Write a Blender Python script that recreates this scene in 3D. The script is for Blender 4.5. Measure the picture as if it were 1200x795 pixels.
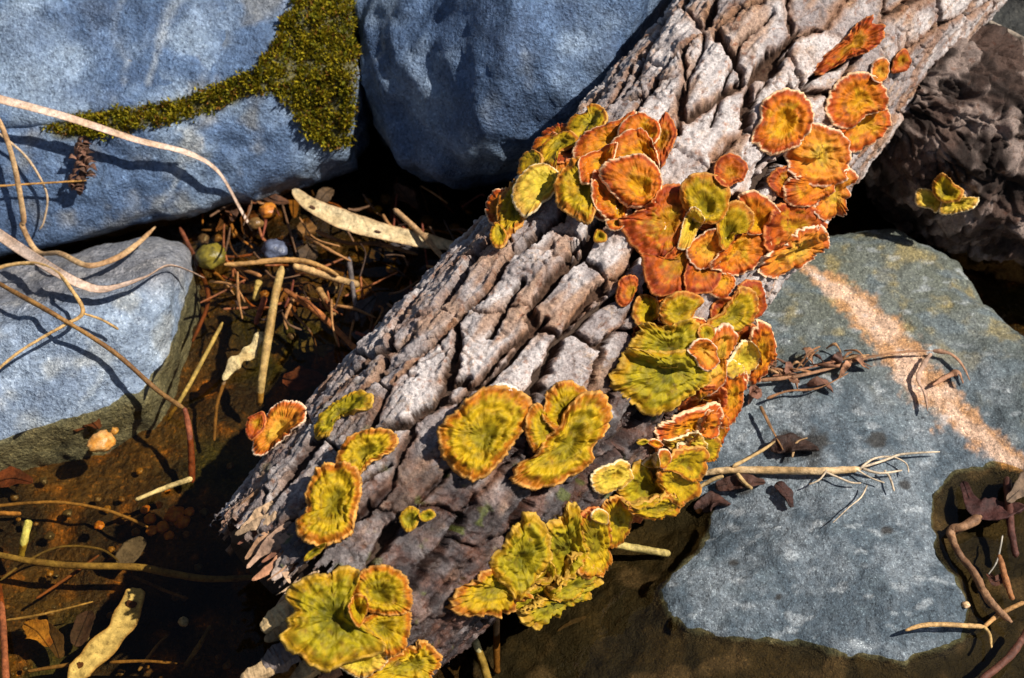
import bpy, bmesh, math, random
import numpy as np
from mathutils import Vector, Matrix
from mathutils.bvhtree import BVHTree

# ---------------------------------------------------------------- scene, camera, light
for o in list(bpy.data.objects): bpy.data.objects.remove(o)
scn = bpy.context.scene
COL = scn.collection
PITCH = math.radians(50); DIST = 0.80; LENS = 52.0
TGT = np.array([0.0, 0.0, 0.06])
FWD = np.array([0.0, math.cos(PITCH), -math.sin(PITCH)])
UPV = np.array([0.0, math.sin(PITCH), math.cos(PITCH)])
RGT = np.array([1.0, 0.0, 0.0])
CAM = TGT - DIST * FWD
cd = bpy.data.cameras.new('camera'); cam = bpy.data.objects.new('camera', cd); COL.objects.link(cam)
cam.location = CAM; cam.rotation_euler = (math.pi/2 - PITCH, 0, 0)
cd.lens = LENS; cd.sensor_width = 36; cd.clip_start = 0.02; cd.clip_end = 500
cd.dof.use_dof = True; cd.dof.focus_distance = 0.745; cd.dof.aperture_fstop = 13.0
scn.camera = cam

SUN = np.array([0.60, -0.10, 0.79]); SUN = SUN/np.linalg.norm(SUN)
w = bpy.data.worlds.new('World'); scn.world = w; w.use_nodes = True
nt = w.node_tree; nt.nodes.clear()
sky = nt.nodes.new('ShaderNodeTexSky'); sky.sky_type = 'NISHITA'; sky.sun_disc = False
sky.sun_elevation = math.asin(SUN[2]); sky.sun_rotation = math.atan2(SUN[0], SUN[1])
bg = nt.nodes.new('ShaderNodeBackground'); bg.inputs[1].default_value = 0.05
out = nt.nodes.new('ShaderNodeOutputWorld')
nt.links.new(sky.outputs[0], bg.inputs[0]); nt.links.new(bg.outputs[0], out.inputs[0])
sd = bpy.data.lights.new('sun', 'SUN'); sd.energy = 5.0; sd.angle = math.radians(0.5); sd.color = (1.0, 0.95, 0.87)
so = bpy.data.objects.new('sun', sd); COL.objects.link(so); so.location = (0.6, 0, 2)
so.rotation_euler = Vector(SUN).to_track_quat('Z', 'Y').to_euler()
vs = scn.view_settings; vs.view_transform = 'Standard'; vs.look = 'None'; vs.exposure = 0.35; vs.gamma = 1; vs.use_curve_mapping = False

# ---------------------------------------------------------------- helpers
K = 36.0/LENS/1200.0
def ray(px, py):
    px = np.asarray(px, float); py = np.asarray(py, float)
    return FWD + ((px-600)*K)[..., None]*RGT + ((397.5-py)*K)[..., None]*UPV
def at_z(px, py, z=0.0):
    d = ray(px, py); t = (z - CAM[2])/d[..., 2]
    return CAM + d*np.asarray(t)[..., None]
def project(P):
    q = P - CAM; dep = q@FWD
    return 600 + (q@RGT)/dep/K, 397.5 - (q@UPV)/dep/K, dep

def _h(ix, iy, iz, seed):
    x = (ix.astype(np.uint32)*np.uint32(374761393) + iy.astype(np.uint32)*np.uint32(668265263)
         + iz.astype(np.uint32)*np.uint32(2147483647) + np.uint32(seed*1274126177 & 0xffffffff))
    x = (x ^ (x >> np.uint32(13)))*np.uint32(1274126177); x = x ^ (x >> np.uint32(16))
    x = x*np.uint32(2246822519); x = x ^ (x >> np.uint32(15))
    return x
def rnd2(ix, iy, seed=0, k=0):
    return _h(np.asarray(ix, np.int64), np.asarray(iy, np.int64), np.full(np.shape(ix), k, np.int64), seed).astype(float)/4294967295.0
def noise(p, seed=0):
    """value-gradient noise, p (...,3) -> about -1..1"""
    p = np.asarray(p, float); i = np.floor(p).astype(np.int64); f = p - i
    u = f*f*f*(f*(f*6-15)+10); r = 0.0
    for dx in (0, 1):
        for dy in (0, 1):
            for dz in (0, 1):
                h = _h(i[..., 0]+dx, i[..., 1]+dy, i[..., 2]+dz, seed)
                gx = (h & np.uint32(1023)).astype(float)/511.5-1; gy = ((h >> np.uint32(10)) & np.uint32(1023)).astype(float)/511.5-1
                gz = ((h >> np.uint32(20)) & np.uint32(1023)).astype(float)/511.5-1
                wgt = (u[..., 0] if dx else 1-u[..., 0])*(u[..., 1] if dy else 1-u[..., 1])*(u[..., 2] if dz else 1-u[..., 2])
                r = r + wgt*(gx*(f[..., 0]-dx)+gy*(f[..., 1]-dy)+gz*(f[..., 2]-dz))
    return r*1.5
def fbm(p, oct=4, seed=0, gain=0.5):
    p = np.asarray(p, float); a = 1.0; s = 0.0
    for k in range(oct):
        s = s + a*noise(p, seed+k*17); p = p*2.03+11.3; a *= gain
    return s
def ss(a, b, x):
    t = np.clip((x-a)/(b-a), 0, 1); return t*t*(3-2*t)
def lerp(a, b, t): return a+(b-a)*t
def cmix(a, b, t):
    return np.asarray(a)*(1-t)[..., None] + np.asarray(b)*t[..., None]
def poly_dist(x, y, pts, closed=False):
    """unsigned distance to a polyline"""
    d = np.full(np.shape(x), 1e9); n = len(pts)
    for k in range(n if closed else n-1):
        ax, ay = pts[k][:2]; bx, by = pts[(k+1) % n][:2]
        dx, dy = bx-ax, by-ay; L = dx*dx+dy*dy+1e-18
        t = np.clip(((x-ax)*dx+(y-ay)*dy)/L, 0, 1)
        d = np.minimum(d, np.hypot(x-ax-t*dx, y-ay-t*dy))
    return d
def inside(x, y, pts):
    c = np.zeros(np.shape(x), bool); n = len(pts)
    for k in range(n):
        ax, ay = pts[k][:2]; bx, by = pts[(k+1) % n][:2]
        cond = ((ay > y) != (by > y)) & (x < (bx-ax)*(y-ay)/(by-ay+1e-18)+ax)
        c ^= cond
    return c
def sdist(x, y, pts):   # positive inside
    d = poly_dist(x, y, pts, True); return np.where(inside(x, y, pts), d, -d)
def catmull(pts, n, closed=False):
    P = np.asarray(pts, float); m = len(P)
    if m < 3 and not closed:
        t = np.linspace(0, 1, n)[:, None]; return P[0]*(1-t)+P[-1]*t
    if closed: tt = np.arange(n)/n*m
    else: tt = np.linspace(0, m-1-1e-9, n)
    i = np.floor(tt).astype(int); f = (tt-i)[:, None]
    g = (lambda k: P[k % m]) if closed else (lambda k: P[np.clip(k, 0, m-1)])
    p0, p1, p2, p3 = g(i-1), g(i), g(i+1), g(i+2)
    return 0.5*((2*p1)+(-p0+p2)*f+(2*p0-5*p1+4*p2-p3)*f**2+(-p0+3*p1-3*p2+p3)*f**3)

def mesh_np(name, V, F, col=None, wet=None, smooth=True):
    """V (n,3); F (m,3|4) array or list of faces"""
    me = bpy.data.meshes.new(name); V = np.asarray(V, np.float32)
    F = np.asarray(F, np.int32); k = F.shape[1]; m = len(F)
    me.vertices.add(len(V)); me.vertices.foreach_set('co', V.ravel())
    me.loops.add(m*k); me.loops.foreach_set('vertex_index', F.ravel())
    me.polygons.add(m); me.polygons.foreach_set('loop_start', np.arange(m, dtype=np.int32)*k)
    me.polygons.foreach_set('loop_total', np.full(m, k, np.int32))
    if smooth: me.polygons.foreach_set('use_smooth', np.ones(m, bool))
    me.update(calc_edges=True)
    if col is not None:
        c = np.ones((len(V), 4), np.float32); c[:, :3] = np.clip(col, 0, 1)
        a = me.color_attributes.new('Col', 'FLOAT_COLOR', 'POINT'); a.data.foreach_set('color', c.ravel())
    if wet is not None:
        a = me.attributes.new('wet', 'FLOAT', 'POINT'); a.data.foreach_set('value', np.asarray(wet, np.float32))
    return me
def link(name, me, mat=None, parent=None):
    o = bpy.data.objects.new(name, me); COL.objects.link(o)
    if mat is not None: me.materials.clear(); me.materials.append(mat)
    if parent is not None: o.parent = parent; o.matrix_parent_inverse = Matrix.Translation(parent.location).inverted()
    return o
def empty(name, loc):
    o = bpy.data.objects.new(name, None); COL.objects.link(o); o.location = Vector([float(a) for a in loc]); o.empty_display_size = 0.01
    return o
def tag(o, label=None, cat=None, group=None, kind=None):
    if label: o['label'] = label
    if cat: o['category'] = cat
    if group: o['group'] = group
    if kind: o['kind'] = kind
    return o
def grid_faces(nu, nv, wrap=False):
    i = np.arange(nu-1)[:, None]; j = np.arange(nv if wrap else nv-1)[None, :]; j2 = (j+1) % nv
    return np.stack([i*nv+j, (i+1)*nv+j, (i+1)*nv+j2, i*nv+j2], -1).reshape(-1, 4)

# ---------------------------------------------------------------- materials
def mat(name, base=None, attr=True, rough=0.7, spec=0.4, grain=(900, 0.25), speck=None, bump=((700, 0.3, 0.0006),), wet=False, rnd=0.0, trans=0.0):
    m = bpy.data.materials.new(name); m.use_nodes = True; N = m.node_tree.nodes; L = m.node_tree.links
    b = N['Principled BSDF']; b.inputs['Specular IOR Level'].default_value = spec
    tc = N.new('ShaderNodeTexCoord'); geo = N.new('ShaderNodeNewGeometry')
    pos = geo.outputs['Position']
    if attr:
        a = N.new('ShaderNodeAttribute'); a.attribute_name = 'Col'; col = a.outputs['Color']
    else:
        a = N.new('ShaderNodeRGB'); a.outputs[0].default_value = (*base, 1); col = a.outputs[0]
    if rnd:
        oi = N.new('ShaderNodeObjectInfo'); hs = N.new('ShaderNodeHueSaturation')
        mr = N.new('ShaderNodeMapRange'); mr.inputs[3].default_value = 1-rnd; mr.inputs[4].default_value = 1+rnd
        L.new(oi.outputs['Random'], mr.inputs[0]); L.new(mr.outputs[0], hs.inputs['Value']); L.new(col, hs.inputs['Color']); col = hs.outputs[0]
    if grain:
        n = N.new('ShaderNodeTexNoise'); n.inputs['Scale'].default_value = grain[0]; n.inputs['Detail'].default_value = 4; n.inputs['Roughness'].default_value = 0.65
        L.new(pos, n.inputs['Vector'])
        mr = N.new('ShaderNodeMapRange'); mr.inputs[1].default_value = 0.3; mr.inputs[2].default_value = 0.7
        mr.inputs[3].default_value = 1-grain[1]; mr.inputs[4].default_value = 1+grain[1]
        L.new(n.outputs[0], mr.inputs[0])
        mm = N.new('ShaderNodeVectorMath'); mm.operation = 'SCALE'; L.new(col, mm.inputs[0]); L.new(mr.outputs[0], mm.inputs['Scale']); col = mm.outputs[0]
    for sp in (speck or ()):   # (scale, threshold lo, hi, colour)
        n = N.new('ShaderNodeTexNoise'); n.inputs['Scale'].default_value = sp[0]; n.inputs['Detail'].default_value = 3; L.new(pos, n.inputs['Vector'])
        mr = N.new('ShaderNodeMapRange'); mr.inputs[1].default_value = sp[1]; mr.inputs[2].default_value = sp[2]; mr.inputs[4].default_value = sp[4] if len(sp) > 4 else 1.0
        L.new(n.outputs[0], mr.inputs[0])
        mx = N.new('ShaderNodeMix'); mx.data_type = 'RGBA'; mx.blend_type = 'MULTIPLY'; mx.clamp_result = False; L.new(mr.outputs[0], mx.inputs[0]); L.new(col, mx.inputs[6]); mx.inputs[7].default_value = (*sp[3], 1); col = mx.outputs[2]
    L.new(col, b.inputs['Base Color'])
    b.inputs['Roughness'].default_value = rough
    if wet:
        a = N.new('ShaderNodeAttribute'); a.attribute_name = 'wet'
        mr = N.new('ShaderNodeMapRange'); mr.inputs[3].default_value = rough; mr.inputs[4].default_value = 0.22; L.new(a.outputs['Fac'], mr.inputs[0]); L.new(mr.outputs[0], b.inputs['Roughness'])
    last = None
    for sc, st, ds in bump:
        n = N.new('ShaderNodeTexNoise'); n.inputs['Scale'].default_value = sc; n.inputs['Detail'].default_value = 5; n.inputs['Roughness'].default_value = 0.6; L.new(pos, n.inputs['Vector'])
        bp = N.new('ShaderNodeBump'); bp.inputs['Strength'].default_value = st; bp.inputs['Distance'].default_value = ds
        L.new(n.outputs[0], bp.inputs['Height'])
        if last: L.new(last, bp.inputs['Normal'])
        last = bp.outputs[0]
    if last: L.new(last, b.inputs['Normal'])
    if trans:
        t = N.new('ShaderNodeBsdfTranslucent'); L.new(col, t.inputs[0]); mx = N.new('ShaderNodeMixShader'); mx.inputs[0].default_value = trans
        o = N['Material Output']; L.new(b.outputs[0], mx.inputs[1]); L.new(t.outputs[0], mx.inputs[2]); L.new(mx.outputs[0], o.inputs[0])
    return m

M_ROCK = mat('blue_granite', rough=0.62, spec=0.35, grain=(300, 0.35), wet=True,
             speck=((650, 0.56, 0.69, (1.95, 1.85, 1.7), 0.8), (520, 0.55, 0.68, (0.38, 0.40, 0.46), 0.85), (1500, 0.62, 0.70, (2.2, 2.1, 1.95), 0.7), (60, 0.50, 0.66, (1.6, 1.55, 1.5), 0.8), (36, 0.50, 0.68, (0.50, 0.55, 0.65), 0.5)),
             bump=((45, 0.35, 0.012), (150, 0.40, 0.005), (600, 0.7, 0.0016)))
M_SLAB = mat('grey_slab_stone', rough=0.6, spec=0.35, grain=(520, 0.45), wet=True,
             speck=((900, 0.56, 0.68, (2.0, 1.95, 1.85), 0.85), (700, 0.55, 0.68, (0.38, 0.40, 0.42), 0.85), (1800, 0.62, 0.70, (2.3, 2.25, 2.15), 0.75), (200, 0.54, 0.70, (0.62, 0.62, 0.62), 0.7)),
             bump=((90, 0.35, 0.006), (300, 0.45, 0.003), (1000, 0.75, 0.0012)))
M_BARK = mat('bark', rough=0.85, spec=0.25, grain=(700, 0.35), wet=True, speck=((1100, 0.58, 0.70, (1.7, 1.65, 1.6), 0.7), (800, 0.58, 0.70, (0.35, 0.28, 0.25), 0.7), (230, 0.58, 0.72, (0.62, 0.36, 0.24), 0.8)),
             bump=((350, 0.5, 0.0015), (1400, 0.6, 0.0008)))
M_WOOD = mat('splintered_wood', rough=0.7, grain=(500, 0.4), bump=((400, 0.6, 0.001),))
M_FUN = mat('fungus', rough=0.6, spec=0.22, grain=(420, 0.20), speck=((300, 0.56, 0.72, (0.45, 0.40, 0.45), 0.7), (1500, 0.65, 0.72, (1.6, 1.6, 1.8), 0.5), (150, 0.52, 0.70, (0.85, 0.60, 0.5), 0.6)), bump=((300, 0.30, 0.0010), (1500, 0.6, 0.0005)))
M_BED = mat('pond_silt', rough=0.5, spec=0.3, grain=(300, 0.6), speck=((420, 0.58, 0.68, (3.0, 2.4, 1.6), 0.8), (120, 0.55, 0.72, (0.3, 0.3, 0.3), 0.8)), bump=((200, 0.8, 0.006),))
M_STRAW = mat('dry_stem', rough=0.62, spec=0.3, grain=(420, 0.42), speck=((900, 0.58, 0.70, (0.45, 0.38, 0.32), 0.7),), bump=((300, 0.5, 0.0012), (1100, 0.6, 0.0005)))
M_LEAF = mat('dead_leaf', rough=0.68, spec=0.3, grain=(260, 0.5), speck=((700, 0.58, 0.70, (0.4, 0.35, 0.3), 0.7),), bump=((300, 0.7, 0.002),))
M_MOSS = mat('moss', rough=0.8, spec=0.2, grain=(200, 0.45), bump=(), trans=0.25)
M_PEB = mat('pebble', rough=0.35, spec=0.5, grain=(500, 0.4), bump=((350, 0.5, 0.0015),))

mw = bpy.data.materials.new('pond_water'); mw.use_nodes = True; N = mw.node_tree.nodes; L = mw.node_tree.links; N.clear()
om = N.new('ShaderNodeOutputMaterial'); tr = N.new('ShaderNodeBsdfTransparent'); tr.inputs[0].default_value = (0.86, 0.74, 0.48, 1)
gl = N.new('ShaderNodeBsdfGlossy'); gl.inputs['Roughness'].default_value = 0.03
fr = N.new('ShaderNodeFresnel'); fr.inputs[0].default_value = 1.33; mx = N.new('ShaderNodeMixShader')
geo = N.new('ShaderNodeNewGeometry'); nz = N.new('ShaderNodeTexNoise'); nz.inputs['Scale'].default_value = 28; nz.inputs['Detail'].default_value = 2
L.new(geo.outputs['Position'], nz.inputs['Vector'])
bp = N.new('ShaderNodeBump'); bp.inputs['Strength'].default_value = 0.10; bp.inputs['Distance'].default_value = 0.004; L.new(nz.outputs[0], bp.inputs['Height'])
L.new(bp.outputs[0], gl.inputs['Normal']); L.new(bp.outputs[0], fr.inputs['Normal'])
L.new(fr.outputs[0], mx.inputs[0]); L.new(tr.outputs[0], mx.inputs[1]); L.new(gl.outputs[0], mx.inputs[2]); L.new(mx.outputs[0], om.inputs[0])

# ---------------------------------------------------------------- pond bed and water
def bed_z(x, y):
    p = np.stack([x, y, 0*x], -1)
    z = -0.030 + 0.006*fbm(p*14, 3, 5) + 0.003*fbm(p*60, 3, 9)
    # silt shelf rising under the litter between the boulders
    px, py, _ = project(np.stack([x, y, 0*x], -1))
    z = z + 0.020*np.exp(-(((px-370)/130)**2+((py-280)/90)**2))
    z = z - 0.012*np.exp(-(((px-330)/120)**2+((py-700)/90)**2))
    r = np.hypot(x, y)
    return z + 0.12*ss(0.9, 1.8, r)
def axis_samples(lim, core, step):
    a = list(np.arange(-core, core+1e-9, step)); x = core; s = step
    while x < lim:
        s *= 1.35; x += s; a.append(x); a.insert(0, -x)
    return np.array(a)
ax = axis_samples(60, 0.55, 0.0035)
X, Y = np.meshgrid(ax, ax+0.08, indexing='ij')
Z = bed_z(X, Y); V = np.stack([X, Y, Z], -1)
p = np.stack([X, Y, 0*X], -1)
c = cmix((0.014, 0.008, 0.003), (0.075, 0.042, 0.010), ss(-0.4, 0.6, fbm(p*22, 4, 3)))
c = cmix(c, (0.035, 0.036, 0.008), ss(0.15, 0.6, fbm(p*9+4, 3, 31)))
c = cmix(c, (0.24, 0.10, 0.012), 0.8*ss(0.25, 0.7, fbm(p*45, 3, 71)))
n_ = len(ax)
bed = tag(link('pond_bed', mesh_np('pond_bed', V.reshape(-1, 3), grid_faces(n_, n_), c.reshape(-1, 3)), M_BED), kind='structure')
D_LINE = [(-120, 540), (0, 523), (62, 500), (128, 458), (176, 474), (208, 395), (228, 330), (222, 288), (178, 274)]
W_LINE = [(700, 560), (838, 595), (818, 648), (768, 692), (802, 742), (862, 752), (930, 753), (1000, 772), (1060, 778), (1128, 752), (1137, 715), (1100, 640), (1092, 592), (1118, 556), (1160, 545), (1215, 560), (1420, 560)]
wx = axis_samples(1.4, 0.40, 0.0022); X, Y = np.meshgrid(wx, wx+0.02, indexing='ij')
px, py, _ = project(np.stack([X, Y, 0*X], -1).reshape(-1, 3)); px = px.reshape(X.shape); py = py.reshape(X.shape)
dm = np.minimum(poly_dist(px, py, D_LINE), poly_dist(px, py, W_LINE))*K*0.8
p = np.stack([X, Y, 0*X], -1)
Z = 0.0022*np.exp(-dm/0.0042)*(1+0.8*noise(p*90, 5)) + 0.00035*fbm(p*45, 2, 4)*ss(.5, .3, np.hypot(X, Y))
water = tag(link('water', mesh_np('water', np.stack([X, Y, Z], -1).reshape(-1, 3), grid_faces(len(wx), len(wx))), mw), kind='structure')
MP = [(55, 152), (85, 138), (130, 132), (210, 120), (262, 98), (300, 84), (322, 52), (336, 20), (352, -12), (412, -12), (416, 60), (414, 120), (408, 168), (384, 172), (362, 158), (345, 128), (318, 106), (285, 112), (225, 138), (160, 150), (110, 160)]
# ---------------------------------------------------------------- rocks
BV = []          # world-space BVHs of the rocks, used to lay things on them
def ico(sub):
    bm = bmesh.new(); bmesh.ops.create_icosphere(bm, subdivisions=sub, radius=1.0)
    V = np.array([v.co[:] for v in bm.verts]); F = np.array([[v.index for v in f.verts] for f in bm.faces]); bm.free()
    return V, F
ICO6 = ico(6); ICO4 = ico(4); ICO3 = ico(3)
def hull_planes(P):
    bm = bmesh.new()
    for q in P: bm.verts.new(Vector([float(a) for a in q]))
    r = bmesh.ops.convex_hull(bm, input=bm.verts)
    fs = [f for f in bm.faces]; bm.normal_update()
    c = np.mean(P, 0); out = []
    for f in fs:
        n = np.array(f.normal[:]); h = n@(np.array(f.verts[0].co[:])-c)
        if h < 0: n, h = -n, -h
        if h > 1e-5: out.append((n, h))
    bm.free(); return c, out
def hull_rock(name, P, colf, label, cat='rock', p=26, amp=0.004, fine=0.0017, freq=16, seed=1, ico_=None, group=None, strat=None, extra=None):
    c, pl = hull_planes(np.array(P)); D, F = ico_ or ICO6
    s = 0
    for n, h in pl: s = s + np.maximum(D@n/h, 0)**p
    r = s**(-1.0/p); V = c + D*r[:, None]
    q = V*freq
    d = amp*fbm(q, 4, seed) + fine*fbm(V*110, 3, seed+5) + amp*0.8*(0.35-np.abs(noise(q*1.3+7, seed+9)))
    if strat is not None:       # directional chipping
        a = V@np.array(strat[0])*strat[1] + 0.8*fbm(V*20, 3, seed+3)
        d = d + strat[2]*(np.abs((a % 1.0)-0.5)-0.25)
    if extra is not None: d = d + extra(V)
    V = V + D*d[:, None]
    col, wet = colf(V, d)
    me = mesh_np(name, V, F, col, wet)
    o = link(name, me, M_ROCK); tag(o, label, cat, group)
    BV.append(BVHTree.FromPolygons([tuple(a) for a in V.tolist()], F.tolist()))
    return o
def pz(*a): return [at_z(x, y, z) for x, y, z in a]
def back(P, dy=0.10, z=-0.06):      # the hidden rear and foot of a boulder
    return [np.array([q[0], q[1]+dy, q[2]]) for q in P] + [np.array([q[0], q[1]+dy*0.6, z]) for q in P]

BLUE = (0.072, 0.120, 0.215); BLUE2 = (0.195, 0.260, 0.355); BLUED = (0.040, 0.066, 0.125); GREY = (0.20, 0.22, 0.235)
def blue_col(seed, warm=0.0, wetline=0.012, dark=0.5, moss=False):
    def f(V, d):
        n1 = fbm(V*18, 4, seed); n2 = fbm(V*55, 3, seed+3)
        c = cmix(BLUE, BLUE2, ss(-0.1, 0.75, n1+0.35*n2)); c = cmix(c, BLUED, dark*ss(0.1, 0.7, -n1+0.3*n2))
        c = cmix(c, (0.30, 0.25, 0.14), warm*ss(0.1, 0.6, fbm(V*40, 3, seed+8)))
        vein = np.abs(noise(V*np.array([14, 9, 11])+noise(V*30)[:, None]*0.6, seed+21))
        c = cmix(c, (0.42, 0.45, 0.46), 0.5*ss(0.05, 0.0, vein)*ss(0, 0.3, noise(V*12, seed+2)))
        qx, qy, _ = project(V)
        if moss: c = cmix(c, (0.085, 0.070, 0.010), 0.9*ss(-6, 2, sdist(qx, qy, MP)+7*n2))
        wet = ss(wetline, wetline-0.008, V[:, 2]+0.004*n2)
        c = cmix(c, c*np.array([0.10, 0.08, 0.05]), wet)
        return c, wet
    return f
# upper-left boulder, its broad face tilted to the sun, above the mossy ledge
P = pz((-160, 150, .075), (0, 146, .075), (110, 134, .075), (215, 112, .078), (318, 58, .085), (352, -20, .105), (330, -170, .155), (-160, -170, .165))
boulderA = hull_rock('boulder', P + back(P, .12), blue_col(3, .05, moss=True), 'large flat-faced blue grey boulder rising above the mossy ledge', amp=.0055, seed=11, p=80)
# lower-left boulder under the ledge
P = pz((-160, 165, .072), (0, 158, .070), (110, 150, .070), (215, 138, .070), (305, 112, .072), (345, 130, .064), (412, 183, .034), (417, 90, .078), (408, -40, .115), (380, -150, .14),
       (330, 218, .012), (250, 243, .006), (150, 262, .004), (60, 288, .004), (0, 304, .004), (-160, 335, .004))
boulderB = hull_rock('boulder', P + back(P, .10), blue_col(23, .35, .010, .25, True), 'pale blue boulder below the mossy ledge with dry stems leaning on it', amp=.0065, seed=31, p=70, strat=((0.3, -0.4, 0.9), 30, .0040))
# middle boulder with the vertical ridge
P = pz((413, -30, .105), (424, 70, .080), (440, 135, .056), (472, 193, .042), (520, 214, .040), (598, 190, .060), (655, 150, .088), (718, 82, .122), (768, -25, .155), (815, -110, .165), (770, -160, .17), (560, -170, .165), (420, -170, .13),
       (554, 178, .074), (580, 90, .119), (606, -5, .154), (478, 60, .098))
boulderC = hull_rock('boulder', P + back(P, .14), blue_col(43, 0, .012, .55), 'blue boulder with a sharp vertical ridge beside the log', amp=.0060, seed=51, p=110, strat=((0.55, -0.5, 0.6), 42, .0060))
# rock lying half in the water at left
P = pz((-120, 330, .0), (0, 318, .006), (70, 296, .006), (178, 274, .006), (222, 288, .002), (228, 330, .0), (208, 395, -.002), (176, 474, -.004), (128, 458, .0), (62, 500, .0), (0, 523, -.001), (-120, 540, .0),
       (0, 385, .046), (-120, 395, .048), (100, 362, .042), (196, 322, .032), (150, 420, .020), (40, 470, .016))
P = P + [np.array([q[0], q[1], -.05]) for q in P]
def grey_col(V, d):
    c, wet = blue_col(63, .45, .004, .2)(V, d)
    px, py, _ = project(V)
    t = ss(-15, 25, 372-0.17*px-py+12*fbm(V*40, 3, 8))
    c = cmix(cmix(c, (0.36, 0.42, 0.48), 0.4+0*t), (0.17, 0.155, 0.15), 0.75*t)
    return c, wet
boulderD = hull_rock('half_sunk_rock', P, grey_col, 'low grey rock half sunk in the water under the crossing straws', amp=.0045, seed=71, p=60)

# the big slab right of the log: a height field whose waterline follows the shore
E_LINE = [(1420, 480), (1290, 385), (1200, 322), (1135, 262), (1062, 222), (1005, 228), (900, 250), (700, 330)]
wp = [tuple(at_z(a, b, 0.0)[:2]) for a, b in W_LINE]; ep = [tuple(at_z(a, b, 0.055)[:2]) for a, b in E_LINE]
DRY = wp + ep
gx = np.linspace(-0.02, 0.47, 400); gy = np.linspace(-0.27, 0.26, 430)
X, Y = np.meshgrid(gx, gy, indexing='ij'); p = np.stack([X, Y, 0*X], -1)
wob = 0.004*fbm(p*45, 4, 3)
dW = poly_dist(X, Y, wp); dE = poly_dist(X, Y, ep); ins = inside(X, Y, DRY)
dWs = np.where(ins | (dE < dW), dW, -dW) + wob
top = np.where(dWs > 0, 0.0025*(1-np.exp(-np.maximum(dWs, 0)/0.003)) + 0.058*(1-np.exp(-np.maximum(dWs, 0)/0.22)),
               -0.0022*(1-np.exp(np.minimum(dWs, 0)/0.004)) + 0.16*np.minimum(dWs, 0))
top = np.maximum(top, -0.055)
dEs = np.where(ins, dE, np.where(dE < dW, -dE, dE)) + 0.006*fbm(p*28, 4, 82)
outE = np.maximum(-dEs, 0)
top = top - np.minimum(0.20, 0.010*np.exp(-np.maximum(dEs, 0)/0.010) + 2.5*outE)
n1 = fbm(p*np.array([18, 30, 1]), 4, 81)
fol = np.abs(((X*0.45+Y+0.012*fbm(p*16, 3, 78))*46 % 1.0)-0.5)
Z = top + (0.0026*n1+0.0022*(fol-0.25)*ss(-.2, .4, fbm(p*8, 2, 79)))*ss(0, 0.025, np.abs(dWs)) + 0.0009*fbm(p*120, 3, 83)
V = np.stack([X, Y, Z], -1)
px, py, _ = project(V.reshape(-1, 3)); px = px.reshape(X.shape); py = py.reshape(X.shape)
c = cmix((0.058, 0.080, 0.100), (0.165, 0.192, 0.215), ss(-0.5, 0.6, fbm(p*25, 4, 85)+0.5*fbm(p*130, 3, 84)))
up = ss(520, 330, py - 0.10*(px-900) + 50*fbm(p*14, 3, 86))       # lichen-dusted upper area
c = cmix(c, (0.115, 0.120, 0.085), 0.75*up)
c = cmix(c, (0.26, 0.20, 0.075), 0.7*up*ss(0.05, 0.55, fbm(p*60, 4, 87)))
c = cmix(c, (0.10, 0.13, 0.15), 0.6*ss(0.1, 0.5, fbm(p*np.array([30, 70, 1]), 3, 88)))
st = poly_dist(px, py, [(945, 315), (985, 345), (1040, 395), (1075, 435), (1110, 470), (1150, 510), (1215, 565)])
wd = np.interp(px, [940, 985, 1040, 1090, 1150, 1215], [6, 15, 25, 25, 13, 15])
sn = fbm(p*75, 4, 89)
c = cmix(c, (0.46, 0.23, 0.095), 0.85*ss(1.25, 0.5, st/wd + 0.75*sn + 0.4*fbm(p*260, 2, 91)))
c = cmix(c, (0.62, 0.42, 0.30), 0.8*ss(0.9, 0.3, st/wd + 0.9*fbm(p*60+3, 4, 90)))
c = cmix(c, (0.45, 0.48, 0.50), 0.40*ss(0.35, 0.7, fbm(p*np.array([80, 140, 1])+5, 4, 92)))
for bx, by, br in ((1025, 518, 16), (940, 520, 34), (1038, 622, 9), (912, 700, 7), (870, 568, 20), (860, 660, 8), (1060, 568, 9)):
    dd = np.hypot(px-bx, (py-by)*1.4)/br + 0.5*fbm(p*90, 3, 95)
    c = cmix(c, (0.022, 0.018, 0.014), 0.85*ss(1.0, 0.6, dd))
wet = ss(0.0012, -0.0004, top + 0.0009*fbm(p*80, 3, 96))*(outE == 0)
sub = cmix((0.004, 0.0035, 0.0028), (0.024, 0.018, 0.010), ss(-0.3, 0.6, fbm(p*28, 4, 97)+0.5*fbm(p*95, 3, 99)))
sub = cmix(sub, (0.09, 0.07, 0.06), 0.6*ss(0.3, 0.6, fbm(p*33, 3, 98)))
c = cmix(c, sub, wet)
Vr = V.reshape(-1, 3); nu, nv = X.shape
ring = np.concatenate([np.arange(nv), (np.arange(1, nu)*nv+nv-1), (nu-1)*nv+np.arange(nv-2, -1, -1), np.arange(nu-2, 0, -1)*nv])
low = Vr[ring].copy(); low[:, 2] = -0.075
base = len(Vr); k = len(ring); idx = np.arange(k)
sk = np.stack([ring, ring[(idx+1) % k], base+(idx+1) % k, base+idx], -1)
F = np.concatenate([grid_faces(nu, nv), sk]); VV = np.concatenate([Vr, low])
cc = np.concatenate([c.reshape(-1, 3), c.reshape(-1, 3)[ring]*0+0.03]); ww = np.concatenate([(wet*ss(-0.004, 0.0, top)).ravel()*0.8, np.zeros(k)])
slab = link('stone_slab', mesh_np('stone_slab', VV, F, cc, ww), M_SLAB)
tag(slab, 'broad stone slab with an orange streak sloping into the water', 'rock')
BV.append(BVHTree.FromPolygons(VV.tolist(), F.tolist()))
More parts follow.
